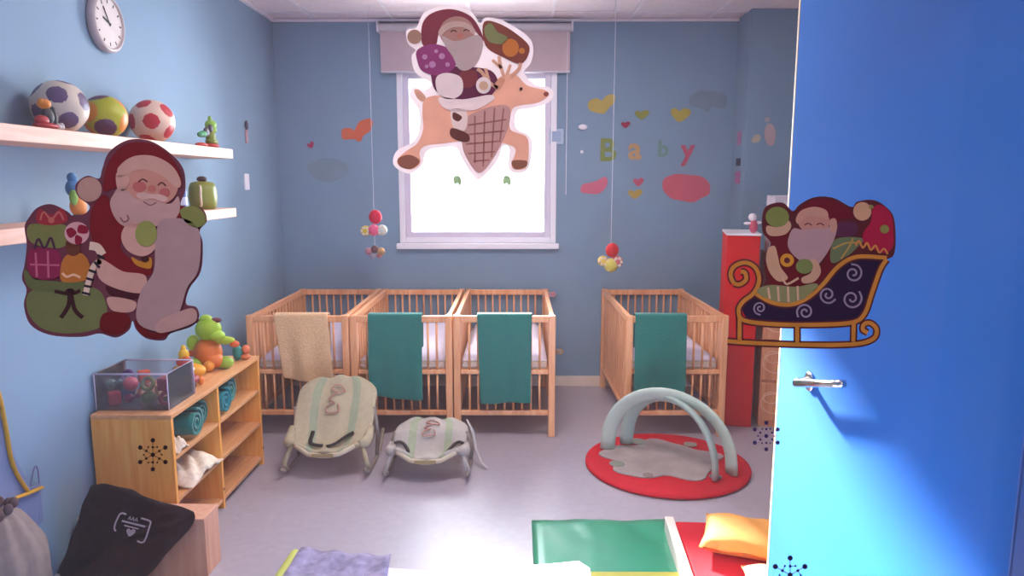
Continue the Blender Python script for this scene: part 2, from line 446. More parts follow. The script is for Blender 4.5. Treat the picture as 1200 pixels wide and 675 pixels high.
def mattress(c, label, cover=None):
    M = world_of(c)
    m = thing('cot_mattress', label, 'mattress', M @ Vector((W/2, D/2, 0.4435)), c.rotation_euler.z, 'mattresses in the cots')
    obj('pad', B(0.052, W-0.052, 0.052, D-0.052, 0.4435, 0.50, M), cm('#c9b9a9', 0.9), m, bevel=0.015, bseg=3)
    bm = bmesh.new(); nx, ny = 18, 30; g = []
    for j in range(ny+1):
        row = []
        for i in range(nx+1):
            u, v = i/nx, j/ny
            e = min(u, 1-u, v, 1-v)
            z = 0.515 + 0.04*min(1, e*7) + 0.007*math.sin(9*u+5*v+len(label)) * math.sin(11*v) + 0.022*math.exp(-((v-0.85)/0.12)**2)*min(1, e*8)
            if e == 0: z = 0.465
            row.append(bm.verts.new(M @ Vector((0.05+(W-0.10)*u, 0.05+(D-0.10)*v, z))))
        g.append(row)
    for j in range(ny):
        for i in range(nx): bm.faces.new((g[j][i], g[j][i+1], g[j+1][i+1], g[j+1][i]))
    bx(bm, 0.0505, W-0.0505, 0.0505, D-0.0505, 0.50, 0.5001, M)
    obj('sheet', bm, white_cloth, m, True)
mattress(cot0, 'white sheeted mattress in the cot at the left end')
mattress(cot1, 'white sheeted mattress in the middle cot of the row')
mattress(cot2, 'white sheeted mattress in the sunlit cot under the window')
mattress(cot3, 'white sheeted mattress in the single cot')

# towels over the front rails
def towel(name, label, x0, x1, zb, m, skew=(0, 0), y0=4.43, flare=0.0, seed=1, zb2=None, inside=0.22, grp=None):
    rnd = random.Random(seed); ph = [rnd.uniform(0, 6) for _ in range(5)]
    path = []
    zi = Hc-inside
    for k in range(6): path.append((y0+0.054, zi+(Hc+0.0-zi)*k/6))
    for k in range(7):
        a = PI*k/6; path.append((y0+0.022+0.032*math.cos(a), Hc+0.004+0.008*math.sin(a)))
    nd = 22
    for k in range(1, nd+1): path.append((y0-0.010-0.004*math.sin(k/nd*PI), Hc - (Hc-zb)*k/nd))
    bm = bmesh.new(); nx = 22; rows = []
    for k, (y, z) in enumerate(path):
        row = []
        fr = max(0.0, (Hc-z)/(Hc-zb)) if k > 8 else 0
        for i in range(nx+1):
            u = i/nx
            x = x0+(x1-x0)*u + fr*(skew[0]*(1-u)+skew[1]*u)
            yy = y - (0.006*(1+math.sin(14*u+ph[0])) + 0.008*(1+math.sin(7*u+ph[1]+2*fr)))*min(1, fr*1.5) if k > 12 else y
            zz = z + ((zb2-zb)*u*fr if zb2 is not None else 0) + (0.004*math.sin(5*u+ph[2])*fr)
            row.append(bm.verts.new((x, yy, zz)))
        rows.append(row)
    for a, b in zip(rows, rows[1:]):
        for i in range(nx): bm.faces.new((a[i], a[i+1], b[i+1], b[i]))
    o = obj(name, bm, m, None, True, solid=0.009)
    o.modifiers.new('sub', 'SUBSURF').render_levels = 1
    return tag(o, label, 'towel', grp)
towel('towel', 'cream cloth hanging over the front rail of the left end cot', -1.545, -1.20, 0.40, cream_cloth, (0.05, 0.03), seed=3, zb2=0.36)
towel('towel', 'dark teal towel hanging over the front rail of the middle cot of the row', -0.945, -0.60, 0.285, teal, (0.0, -0.0), seed=4, zb2=0.25, grp='teal towels on the cots')
towel('towel', 'teal towel on the cot under the window, with a white upper fold', -0.25, 0.10, 0.235, teal, (0.02, -0.005), seed=5, grp='teal towels on the cots')
towel('towel', 'teal towel hanging over the front rail of the single cot', 0.755, 1.085, 0.27, teal, (0.0, 0.0), seed=6, grp='teal towels on the cots')

# small clip-on things on the last cot of the row
def clip(px, py, cols, label):
    p = onY(px, py, 5.56 if py < 400 else 4.6)
    p.x = cx3+0.03
    o = thing('clip_toy', label, 'toy', p)
    obj('clip', B(p.x-0.030, p.x-0.008, p.y-0.008, p.y+0.008, p.z-0.02, p.z+0.02), cm(cols[0]), o, bevel=0.003)
    bm = bmesh.new()
    for k in range(5):
        a = 2*PI*k/5; blob(bm, (p.x+0.012+0.014*math.cos(a), p.y, p.z+0.014*math.sin(a)), 0.010, sub=2)
    obj('flower', bm, cm(cols[1]), o, True)
clip(657, 345, ('#c8a0a8', '#d08a98'), 'pink flower clip on the top corner of the cot under the window')
clip(661, 412, ('#8f7466', '#a08870'), 'brown clip low on the right side of the cot under the window')

# ------------------------------------------------------------------ hanging mobiles
def mobile(px, py_top, y, label, heart, balls, lower=None):
    p = onY(px, py_top, y)
    o = thing('hanging_mobile', label, 'mobile', p, 0, 'felt mobiles over the cots')
    obj('cord', T([(p.x, y, p.z), (p.x, y, ZC-0.007)], 0.0018, n=6), cm('#c8ccd8'), o)
    obj('top_ball', Bl((p.x+0.01, y, p.z-0.05), (0.047, 0.04, 0.052)), cm(heart, 0.8, bump=0.2), o, True)
    for (dx, dz, r, c) in balls:
        s = obj('flower_ball', Bl((p.x+dx, y-0.01*(1 if dx == 0 else 0)-0.012, p.z+dz), (r, r*0.8, r)), cm(c, 0.8), o, True)
        bm = bmesh.new()
        for k in range(6):
            a = 2*PI*k/6; blob(bm, (p.x+dx+r*0.6*math.cos(a), y-0.012-r*0.62, p.z+dz+r*0.6*math.sin(a)), (r*0.3, r*0.12, r*0.3), sub=2)
        obj('petals', bm, cm('#d8c8b8', 0.8), s, True)
    if lower:
        for (dx, dz, r, c) in lower: obj('lower_bead', Bl((p.x+dx, y, p.z+dz), r, sub=2), cm(c, 0.8), o, True)
        obj('lower_cord', T([(p.x, y, p.z-0.1), (p.x, y, p.z-0.26)], 0.002, n=6), cm('#c8ccd8'), o)
mobile(438, 246, 5.15, 'felt mobile left of the window, red ball over yellow, pink and white balls', '#c81840',
       [(-0.06, -0.150, 0.038, '#c8b23c'), (0.058, -0.145, 0.040, '#b8c8c4'), (0.0, -0.145, 0.042, '#d85a80')],
       [(-0.045, -0.30, 0.028, '#b07888'), (0.0, -0.285, 0.03, '#6a4a50'), (0.045, -0.30, 0.030, '#b89468'), (0.03, -0.33, 0.022, '#a86a70'), (-0.02, -0.335, 0.024, '#8a8898')])
mobile(716, 285, 5.0, 'felt mobile right of the window, red ball over yellow daisies', '#c2121e',
       [(-0.055, -0.125, 0.038, '#d8b64a'), (0.045, -0.13, 0.042, '#c06068'), (0.0, -0.155, 0.050, '#ccbf5a')])

# ------------------------------------------------------------------ wall shelves and their toys (left wall)
XF = -1.63
sz1, sz2 = 1.835, 1.50
tag(obj('wall_shelf', B(XL+0.0005, XF, 2.0, 4.135, sz1-0.055, sz1), shelf_wood, bevel=0.003), 'upper pale wooden shelf on the left wall, with balls on it', 'shelf', 'floating shelves on the left wall')
tag(obj('wall_shelf', B(XL+0.0005, XF, 2.0, 4.135, sz2-0.052, sz2), shelf_wood, bevel=0.003), 'lower pale wooden shelf on the left wall, under the shelf with balls', 'shelf', 'floating shelves on the left wall')

PHI = (1+5**0.5)/2
ICO = [Vector(v).normalized() for v in [(0, a, b*PHI) for a in (1, -1) for b in (1, -1)] + [(a, b*PHI, 0) for a in (1, -1) for b in (1, -1)] + [(b*PHI, 0, a) for a in (1, -1) for b in (1, -1)]]
def ball(label, c, r, cols, rot, thr=0.935, name='toy_ball'):
    bm = bmesh.new(); bmesh.ops.create_icosphere(bm, subdivisions=5, radius=r)
    R = Matrix.Rotation(rot[0], 3, 'X') @ Matrix.Rotation(rot[1], 3, 'Y') @ Matrix.Rotation(rot[2], 3, 'Z')
    dirs = [R @ v for v in ICO]
    for f in bm.faces:
        n = f.calc_center_median().normalized()
        ds = [n.dot(d) for d in dirs]; m_ = max(ds); k = ds.index(m_)
        # pentagon-ish patch
        f.material_index = (1 + (k % (len(cols)-1))) if m_ > thr else 0
    o = obj(name, bm, [cm(x, 0.45) for x in cols], None, True)
    o.location = c
    return tag(o, label, 'ball', 'toy balls on the upper shelf')
bp = onX(72, 128, -1.74); ball('white football with purple patches, leftmost of the three shelf balls', (-1.745, bp.y, sz1+0.098), 0.098, ['#cdbfae', '#5a4468'], (0.5, 0.4, 0.2))
bp = onX(124, 133, -1.74); ball('green and orange ball with purple patches, middle of the three shelf balls', (-1.745, bp.y, sz1+0.088), 0.088, ['#a8a818', '#d8831c', '#5c2a52', '#a8a818', '#d8831c'], (0.2, 0.9, 0.1), thr=0.88)
bp = onX(182, 141, -1.74); ball('white ball with red patches, rightmost of the three shelf balls', (-1.745, bp.y-0.02, sz1+0.101), 0.101, ['#d8b8a4', '#b01c2c'], (1.1, 0.2, 0.5))

def toy(name, label, cat, base, bits, group=None):
    """bits: (part name, colour, list of (centre, radii))"""
    o = thing(name, label, cat, base, 0, group)
    for nm, col, bl in bits:
        bm = bmesh.new()
        for c, r in bl: blob(bm, (base[0]+c[0], base[1]+c[1], base[2]+c[2]), r, sub=3)
        obj(nm, bm, cm(col, 0.55), o, True)
    return o
y = onX(45, 140, -1.70).y
toy('toy_figure', 'small red, black and orange toy figure left of the white football', 'toy', (-1.675, y, sz1),
    [('base', '#a81420', [((0, 0, 0.012), (0.03, 0.06, 0.012)), ((0, -0.02, 0.03), (0.02, 0.03, 0.018))]),
     ('body', '#2a2a30', [((0, 0.01, 0.045), (0.022, 0.024, 0.034)), ((0, 0.045, 0.045), (0.014, 0.012, 0.04))]),
     ('head', '#d8801c', [((0, 0, 0.088), (0.022, 0.022, 0.018)), ((0.0, -0.016, 0.094), (0.01, 0.01, 0.012))]),
     ('feet', '#c8c0c0', [((0.01, 0.05, 0.012), (0.014, 0.012, 0.012)), ((0.01, 0.072, 0.014), (0.010, 0.010, 0.014))])])
y = onX(243, 160, -1.70).y
toy('dragon_toy', 'small green toy dragon on a red base at the right end of the upper shelf', 'toy', (-1.69, y, sz1),
    [('base', '#b02420', [((0, 0.03, 0.014), (0.035, 0.06, 0.014)), ((0, -0.10, 0.012), (0.025, 0.06, 0.012))]),
     ('body', '#6f7a20', [((0, 0.02, 0.06), (0.026, 0.032, 0.042)), ((0, 0.03, 0.035), (0.03, 0.05, 0.02))]),
     ('head', '#7fa838', [((0, 0.03, 0.125), (0.03, 0.036, 0.03)), ((0.0, 0.05, 0.10), (0.022, 0.026, 0.02)), ((0, 0.02, 0.16), (0.01, 0.01, 0.014))]),
     ('tail', '#3a8a5a', [((0, -0.075, 0.07), (0.018, 0.035, 0.018)), ((0, -0.11, 0.065), (0.015, 0.022, 0.015))]),
     ('wing', '#3a3040', [((0.0, -0.028, 0.085), (0.012, 0.034, 0.026)), ((0.01, 0.0, 0.105), (0.012, 0.02, 0.022))])])
# lower shelf
y = onX(240, 230, -1.72).y
o = thing('lidded_pot', 'squat olive green lidded pot near the end of the lower shelf', 'pot', (-1.73, y, sz2))
obj('pot_body', L((-1.73, y, sz2), [(0.055, 0.0), (0.068, 0.012), (0.075, 0.06), (0.072, 0.115), (0.06, 0.145), (0.03, 0.152)]), cm('#7d8638', 0.4), o, True)
obj('lid_knob', L((-1.73, y, sz2+0.152), [(0.018, 0), (0.028, 0.01), (0.024, 0.022), (0.01, 0.028)]), cm('#3c2c2c'), o, True)
bm = bmesh.new()
for s in (-1, 1): tube(bm, [(-1.71, y+s*0.076, sz2+0.02), (-1.70, y+s*0.094, sz2+0.03), (-1.70, y+s*0.098, sz2+0.08), (-1.70, y+s*0.094, sz2+0.12), (-1.71, y+s*0.074, sz2+0.128)], 0.006)
obj('side_handle', bm, cm('#c8b8a0'), o, True)
y = onX(217, 228, -1.72).y-0.02
o = thing('bottle', 'small blue and white bottle left of the olive pot', 'bottle', (-1.74, y, sz2))
obj('bottle_body', L((-1.74, y, sz2), [(0.034, 0), (0.036, 0.01), (0.036, 0.11), (0.02, 0.125), (0.018, 0.13)]), cm('#3a4c8c', 0.3), o, True)
obj('label_band', L((-1.74, y, sz2+0.03), [(0.0365, 0), (0.0368, 0.002), (0.0368, 0.04), (0.0365, 0.042)]), cm('#b8c0d8', 0.3), o, True)
obj('bottle_cap', L((-1.74, y, sz2+0.1305), [(0.017, 0), (0.019, 0.004), (0.018, 0.02), (0.012, 0.024)]), cm('#e0dce0', 0.4), o, True)
y = onX(88, 240, -1.70).y
toy('toy_figure', 'orange and blue toy figure on the lower shelf, half behind the scroll sticker', 'toy', (-1.70, y, sz2),
    [('base', '#3a2420', [((0, 0.02, 0.014), (0.025, 0.035, 0.014))]),
     ('body', '#d07a28', [((0, 0.02, 0.055), (0.028, 0.035, 0.04))]),
     ('head', '#3c78a8', [((0, 0.0, 0.125), (0.028, 0.03, 0.035)), ((0.0, -0.005, 0.165), (0.018, 0.016, 0.02))]),
     ('arm', '#7aa83c', [((0.015, -0.03, 0.09), (0.015, 0.014, 0.03))])])

# wall clock
cp = onX(119.5, 27, XL)
o = thing('wall_clock', 'round white wall clock high on the left wall', 'clock', (XL+0.02, cp.y, cp.z))
obj('clock_case', L((XL+0.0005, cp.y, cp.z), [(0.122, 0), (0.128, 0.006), (0.128, 0.030), (0.118, 0.038), (0.110, 0.038), (0.108, 0.028)], n=48, axis='X'), cm('#b8a8a8', 0.4), o, True)
f = obj('clock_face', L((XL+0.0285, cp.y, cp.z), [(0.1075, 0), (0.1075, 0.002)], n=48, axis='X'), cm('#cdc0bc', 0.5), o)
bm = bmesh.new()
for k in range(12):
    a = k*PI/6; M = Matrix.Translation((XL+0.031, cp.y, cp.z)) @ Matrix.Rotation(a, 4, 'X')
    bx(bm, -0.0004, 0.0004, -0.003, 0.003, 0.084, 0.100, M)
obj('hour_marks', bm, dark, f)
def hand(ang, ln, wd, nm):
    M = Matrix.Translation((XL+0.033, cp.y, cp.z)) @ Matrix.Rotation(ang, 4, 'X')
    obj(nm, B(-0.0006, 0.0006, -wd, wd, -0.015, ln, M), dark, o)
hand(math.radians(70), 0.05, 0.004, 'hour_hand'); hand(math.radians(30), 0.075, 0.003, 'minute_hand')

# little things stuck on the left wall
def wall_sticker(name, label, cat, pieces, plane, group=None, single=True):
    pass
p = onX(288, 152, XL)
o = thing('wall_ornament', 'small dark topped pink figure stuck on the left wall above the shelf ends', 'ornament', (XL, p.y, p.z))
obj('body', B(XL+0.0005, XL+0.006, p.y-0.02, p.y+0.022, p.z-0.09, p.z), cm('#b88a90'), o, bevel=0.002)
obj('head', Bl((XL+0.008, p.y, p.z+0.03), (0.007, 0.03, 0.032)), cm('#40384c'), o, True)
p = onX(288, 213, XL)
tag(obj('light_switch', B(XL+0.0005, XL+0.012, p.y-0.04, p.y+0.04, p.z-0.055, p.z+0.055), pvc, bevel=0.004), 'narrow white switch plate on the left wall past the shelves', 'switch')

# ------------------------------------------------------------------ cut-outs on the back wall
YW = YB-0.0005
def cutout(name, label, cat, px, py, pts, col, group=None, y=YW, th=0.003, smooth=True):
    p = [(px+a, py+b) for a, b in pts]
    if smooth: p = smooth_loop(p, True, 5)
    P = [onY(a, b, y) for a, b in p]
    o = obj(name, prism(bmesh.new(), P, (0, -th, 0)), cm(col, 0.8))
    return tag(o, label, cat, group)
HEART = [(0, 12), (-9, 4), (-12, -4), (-7, -9), (-1, -5), (4, -10), (12, -8), (11, 1)]
def sc(pts, sx, sy=None, rot=0):
    sy = sy or sx; c, s = math.cos(rot), math.sin(rot)
    return [(x*sx*c-y*sy*s, x*sx*s+y*sy*c) for x, y in pts]
cutout('paper_heart', 'orange paper butterfly on the wall left of the window', 'decoration', 418, 153, [(-16, 10), (-17, -1), (-8, -3), (-3, 0), (3, -10), (14, -14), (19, -10), (16, 0), (8, 6), (4, 13), (-4, 10)], '#d0603c')
cutout('paper_heart', 'tiny red paper heart left of the orange butterfly', 'decoration', 364, 170, sc(HEART, 0.34, rot=-0.4), '#a83058')
cutout('paper_cloud', 'faint green paper cloud below the orange butterfly', 'decoration', 385, 199, [(-22, 4), (-24, -6), (-12, -12), (0, -14), (14, -11), (22, -5), (22, 6), (10, 12), (-2, 15), (-14, 11)], '#788f9e')
cutout('paper_heart', 'yellow paper heart at the top left of the wall lettering', 'decoration', 705, 122, [(-15, 6), (-15, -3), (-6, -7), (0, -4), (6, -10), (15, -11), (15, -2), (9, 4), (3, 11), (-6, 10)], '#b8a250')
cutout('paper_heart', 'tiny red paper heart above the wall lettering', 'decoration', 733, 146, sc(HEART, 0.42, 0.34), '#a02c4c')
cutout('paper_heart', 'small olive paper heart above the gap after the first letter', 'decoration', 752, 134, sc(HEART, 0.68, 0.5), '#8c9040')
cutout('paper_heart', 'mustard paper heart above the last wall letters', 'decoration', 797, 134, sc(HEART, 0.95, 0.75, 0.1), '#a89840')
cutout('paper_cloud', 'faint green scribbled cloud at the top right of the lettering', 'decoration', 830, 118, [(-20, 6), (-22, -4), (-10, -12), (4, -11), (18, -9), (22, 0), (18, 9), (4, 7), (0, 14), (-8, 9)], '#75899a')
cutout('paper_heart', 'coral pink paper heart at the lower left of the lettering', 'decoration', 697, 218, [(-16, 7), (-15, -1), (-6, -4), (2, -6), (12, -11), (15, -5), (12, 3), (4, 9), (-6, 9)], '#c8647c')
cutout('paper_heart', 'small red paper heart above the mustard one under the lettering', 'decoration', 748, 213, sc(HEART, 0.50, 0.45), '#b85068')
cutout('paper_heart', 'small mustard paper heart under the wall lettering', 'decoration', 744, 227, sc(HEART, 0.68, 0.5), '#b09848')
cutout('paper_cloud', 'large coral pink paper cloud at the lower right of the lettering', 'decoration', 804, 220, [(-27, 2), (-26, -10), (-12, -16), (4, -15), (18, -13), (27, -5), (27, 7), (18, 12), (8, 17), (-6, 15), (-18, 12)], '#c85a6c')
def letter(ch, px, py, size, col, label):
    cu = bpy.data.curves.new('wall_letter', 'FONT'); cu.body = ch; cu.size = size; cu.extrude = 0.002; cu.align_x = 'CENTER'; cu.align_y = 'CENTER'; cu.offset = 0.006
    cu.materials.append(cm(col, 0.8))
    t0 = bpy.data.objects.new('wall_letter_outline', cu)
    me = bpy.data.meshes.new_from_object(t0); bpy.data.objects.remove(t0)
    me.name = 'wall_letter'
    o = bpy.data.objects.new('wall_letter', me); C.objects.link(o)
    o.location = onY(px, py, YB-0.003); o.rotation_euler = (PI/2, 0, 0)
    tag(o, label, 'letter', 'cut-out wall letters')
letter('B', 712, 177, 0.24, '#7c8c48', 'olive green paper letter B on the back wall')
letter('a', 744, 175, 0.24, '#b89468', 'tan orange paper letter a on the back wall')
letter('b', 777, 175, 0.17, '#6c9088', 'faint green paper letter b on the back wall')
letter('y', 806, 176, 0.22, '#b85068', 'rose red paper letter y on the back wall')
# small fixtures right of the window
p = onY(652, 160, YB)
o = thing('wall_socket', 'white socket plate on the wall just right of the window', 'socket', p)
obj('plate', B(p.x-0.055, p.x+0.055, YB-0.012, YB-0.0005, p.z-0.06, p.z+0.06), mat('pale_plate', '#a9bcd4', 0.4), o, bevel=0.004)
obj('insert', B(p.x-0.035, p.x+0.035, YB-0.015, YB-0.0125, p.z-0.04, p.z+0.04), mat('pale_insert', '#93a8c6', 0.4), o, bevel=0.002)
p = onY(683, 149, YB)
tag(obj('wall_sensor', Bl((p.x, YB-0.012, p.z), (0.036, 0.011, 0.022)), pvc, None, True), 'small white oval sensor right of the socket plate', 'sensor')
p = onY(682, 178, YB)
tag(obj('wall_hook', Bl((p.x, YB-0.010, p.z), (0.012, 0.0095, 0.014)), pvc, None, True), 'tiny white hook below the oval sensor', 'hook')
# things on the pillar
def onPillar(px, py): return onX(px, py, PX0)
for (px, py, hgt, wd, col, lab) in ((866, 162, 0.10, 0.05, '#a878a0', 'upper pink paper strip on the pillar side'), (864, 190, 0.055, 0.05, '#2e3448', 'dark clip on the pillar side'), (863, 208, 0.09, 0.06, '#b06c98', 'lower pink paper strip on the pillar side')):
    y = 5.45; z = onY(px, py, y).z
    tag(obj('paper_strip' if 'strip' in lab else 'wall_clip', B(PX0-0.004, PX0-0.0005, y-wd, y+wd, z-hgt/2, z+hgt/2), cm(col, 0.8), bevel=0.001), lab, 'decoration')
def cut2(px, py, pts, col, label, nm):
    cutout(nm, label, 'decoration', px, py, pts, col, y=PY0-0.0005)
cut2(902, 157, [(-5, 8), (-6, -4), (-2, -12), (4, -10), (7, 0), (5, 11), (0, 14)], '#b8a0a4', 'pale pink paper figure on the pillar by the door', 'paper_figure')
cut2(886, 163, sc([(-6, 4), (-2, -5), (5, -5), (4, 3)], 0.9), '#b8a898', 'small cream paper shape left of the pale figure on the pillar', 'paper_shape')
cut2(899, 140, sc([(-4, 3), (-2, -3), (4, -2), (3, 3)], 0.8), '#a8a0a8', 'tiny pale paper shape above the figure on the pillar', 'paper_shape')
# green birds stuck on the window pane
for (px, py, lab) in ((536, 212, 'small green bird sticker on the left of the bright window'), (594, 212, 'small green bird sticker on the right of the bright window')):
    cutout('bird_sticker', lab, 'sticker', px, py, [(-4, -5), (2, -6), (5, 0), (3, 6), (0, 3), (-4, 4)], '#9cc08a', 'bird stickers on the window', y=YB+0.0245, th=0.0008)

# ------------------------------------------------------------------ low toy storage unit (left)
UX0, UX1, UY0, UY1, UH = XL+0.018, -1.49, 2.93, 3.985, 0.655
UM = (UY0+UY1)/2 - 0.045
u = thing('shelf_unit', 'low open honey wood shelf unit against the left wall', 'shelf unit', (UX1, UY0, 0))
t_ = 0.02
obj('side_panel', B(UX0, UX1, UY0, UY0+t_, 0, UH-t_), unit_wood, u, bevel=0.002)
obj('side_panel', B(UX0, UX1, UY1-t_, UY1, 0, UH-t_), unit_wood, u, bevel=0.002)
obj('middle_panel', B(UX0+0.012, UX1, UM-t_/2, UM+t_/2, 0, UH-t_), unit_wood, u, bevel=0.002)
obj('top_panel', B(UX0, UX1+0.003, UY0-0.002, UY1+0.002, UH-t_, UH), unit_edge, u, bevel=0.003)
obj('back_panel', B(UX0, UX0+0.01, UY0+t_, UY1-t_, 0.04, UH-t_), unit_wood, u)
for zz in (0.035, 0.245, 0.44):
    for (a, b) in ((UY0+t_, UM-t_/2), (UM+t_/2, UY1-t_)):
        obj('shelf', B(UX0+0.0105, UX1-0.004, a, b, zz, zz+0.018), unit_edge, u, bevel=0.002)
for yy in (UY0+t_+0.03, UM, UY1-0.01):
    obj('screw_cap', L((UX1-0.0, yy, 0.10), [(0.006, 0), (0.006, 0.002)], n=12, axis='X'), dark, u)

def roll(label, c, ln, r, m, ax):
    """rolled towel: spiral section extruded along an axis"""
    bm = bmesh.new(); pts = []
    for k in range(60):
        a = k/60*4.6*PI; rr = r*(0.18+0.82*k/60); pts.append((rr*math.cos(a), rr*math.sin(a)))
    rows = []
    for s in range(9):
        d = (s/8-0.5)*ln; row = []
        for i, (p_, q_) in enumerate(pts):
            k = 1+0.03*math.sin(3*s+i*0.2)
            v = (c[0]+d, c[1]+p_*k, c[2]+q_*k) if ax == 'X' else (c[0]+p_*k, c[1]+d, c[2]+q_*k)
            row.append(bm.verts.new(v))
        rows.append(row)
    for a, b in zip(rows, rows[1:]):
        for i in range(len(pts)-1): bm.faces.new((a[i], a[i+1], b[i+1], b[i]))
    o = obj('rolled_towel', bm, m, None, True, solid=r*0.16)
    return tag(o, label, 'towel', 'rolled teal towels in the shelf unit')
zs = 0.458
y1 = (UY0+UM)/2
roll('rolled teal towel at the front of the near top cubby', (UX1-0.12, y1+0.02, zs+0.074), 0.22, 0.068, teal, 'X')
roll('rolled teal towel beside another in the near top cubby', (UX1-0.15, y1+0.166, zs+0.070), 0.2, 0.062, teal, 'X')
roll('rolled teal towel in the far top cubby, spiral end showing', (UX1-0.12, UM+0.12, zs+0.074), 0.22, 0.066, mat('blue_teal_towelling', '#0b7580', 0.95, noise=0.12, scale=90, bump=0.5), 'X')
roll('rolled dark teal towel at the back of the far top cubby', (UX1-0.16, UM+0.28, zs+0.078), 0.22, 0.070, teal, 'X')
def crumple(name, label, c, sz, m, seed, cat='cloth', hang=0.0):
    rnd = random.Random(seed); bm = bmesh.new(); n = 26; g = []
    ph = [(rnd.uniform(4, 13), rnd.uniform(4, 13), rnd.uniform(0, 6)) for _ in range(6)]
    for j in range(n+1):
        row = []
        for i in range(n+1):
            u_, v_ = i/n*2-1, j/n*2-1
            h = max(0, 1-(abs(u_)**3+abs(v_)**3)/1.3)
            f_ = sum(math.sin(a*u_+b*v_+q) for a, b, q in ph)/6
            x = c[0]+u_*sz[0]; yv = c[1]+v_*sz[1]; z = c[2]+0.006+sz[2]*h*(0.7+0.55*f_)
            if hang and u_ > 0.55: z = c[2]+0.006+sz[2]*0.5*h - hang*(u_-0.55)/0.45*(0.7+0.3*math.sin(5*v_)); x = c[0]+0.55*sz[0]+ (u_-0.55)*0.25*sz[0]
            row.append(bm.verts.new((x, yv, z)))
        g.append(row)
    for j in range(n):
        for i in range(n): bm.faces.new((g[j][i], g[j][i+1], g[j+1][i+1], g[j+1][i]))
    return tag(obj(name, bm, m, None, True, solid=0.006), label, cat)
pat = mat('patterned_muslin', '#e0cdb8', 0.95, noise=0.25, scale=28, bump=0.2)
crumple('muslin_cloth', 'crumpled cream muslin cloth spilling from the middle near cubby', (UX1-0.11, y1+0.05, 0.263), (0.125, 0.17, 0.12), pat, 3)
crumple('muslin_cloth', 'small cream cloth hanging out beside the near teal roll', (UX1-0.05, y1-0.145, 0.458), (0.05, 0.05, 0.07), pat, 5)

# clear box of toys on the unit
bx0, bx1, by0, by1, bz0, bz1 = -1.845, -1.525, 2.99, 3.24, UH+0.001, UH+0.165
bo = thing('toy_box', 'clear plastic box of mixed small toys on top of the shelf unit', 'box', ((bx0+bx1)/2, (by0+by1)/2, UH))
bm = bmesh.new(); th = 0.003
bx(bm, bx0, bx1, by0, by1, bz0, bz0+th); bx(bm, bx0, bx0+th, by0, by1, bz0+th, bz1); bx(bm, bx1-th, bx1, by0, by1, bz0+th, bz1)
bx(bm, bx0+th, bx1-th, by0, by0+th, bz0+th, bz1); bx(bm, bx0+th, bx1-th, by1-th, by1, bz0+th, bz1)
obj('box_body', bm, clear, bo)
bm = T([(bx0, by0, bz1), (bx1, by0, bz1), (bx1, by1, bz1), (bx0, by1, bz1)], 0.004, n=8, closed=True)
for (a, b) in ((bx0, by0), (bx1, by0), (bx1, by1), (bx0, by1)): tube(bm, [(a, b, bz0), (a, b, bz1)], 0.0028, n=6)
obj('box_rim', bm, mat('frosted_rim', '#c8b8cc', 0.25), bo, True)
rnd = random.Random(11)
cols = ['#b02838', '#7a2c50', '#5c6a38', '#8c3040', '#4a4a6c', '#a86a30', '#c8a878', '#66304c', '#38584c', '#b84858', '#6a7038', '#942838', '#5a3a70', '#c05030']
names = ['red', 'plum', 'olive', 'maroon', 'slate', 'ochre', 'sand', 'dark violet', 'pine green', 'rose', 'moss', 'crimson', 'purple', 'rust']
slots = [(i, j, k) for k in range(2) for j in range(2) for i in range(4)]
for q, (i, j, k) in enumerate(slots[:14]):
    cx_ = bx0+0.045+i*0.077; cy_ = by0+0.066+j*0.118; cz_ = bz0+0.036+k*0.066
    kind = ['toy_block', 'rattle', 'small_ball', 'toy_ring'][(i+2*j+k) % 4]
    if kind == 'toy_block':
        M = Matrix.Translation((cx_, cy_, cz_)) @ Matrix.Rotation(rnd.uniform(0, 1.5), 4, 'Z')
        o = obj('toy_block', B(-0.024, 0.024, -0.024, 0.024, -0.028, 0.028, M), cm(cols[q]), None, bevel=0.005)
    elif kind == 'rattle':
        bm = Bl((cx_-0.012, cy_, cz_), 0.022, sub=2); tube(bm, [(cx_, cy_, cz_), (cx_+0.03, cy_, cz_+0.012)], 0.007, n=8); blob(bm, (cx_+0.03, cy_, cz_+0.012), 0.011, sub=2)
        o = obj('rattle', bm, cm(cols[q]), None, True)
    elif kind == 'small_ball':
        o = obj('small_ball', Bl((cx_, cy_, cz_), 0.032, sub=3), cm(cols[q]), None, True)
    else:
        o = obj('toy_ring', T([(cx_+0.024*math.cos(a*PI/10), cy_+0.01*math.sin(a*PI/10), cz_+0.024*math.sin(a*PI/10)) for a in range(20)], 0.009, n=8, closed=True), cm(cols[q]), None, True)
    tag(o, '%s %s in the %s layer of the clear box, %s side' % (names[q], kind.replace('_', ' '), ['bottom', 'top'][k], ['near', 'far'][j]), 'toy', 'small toys in the clear box')

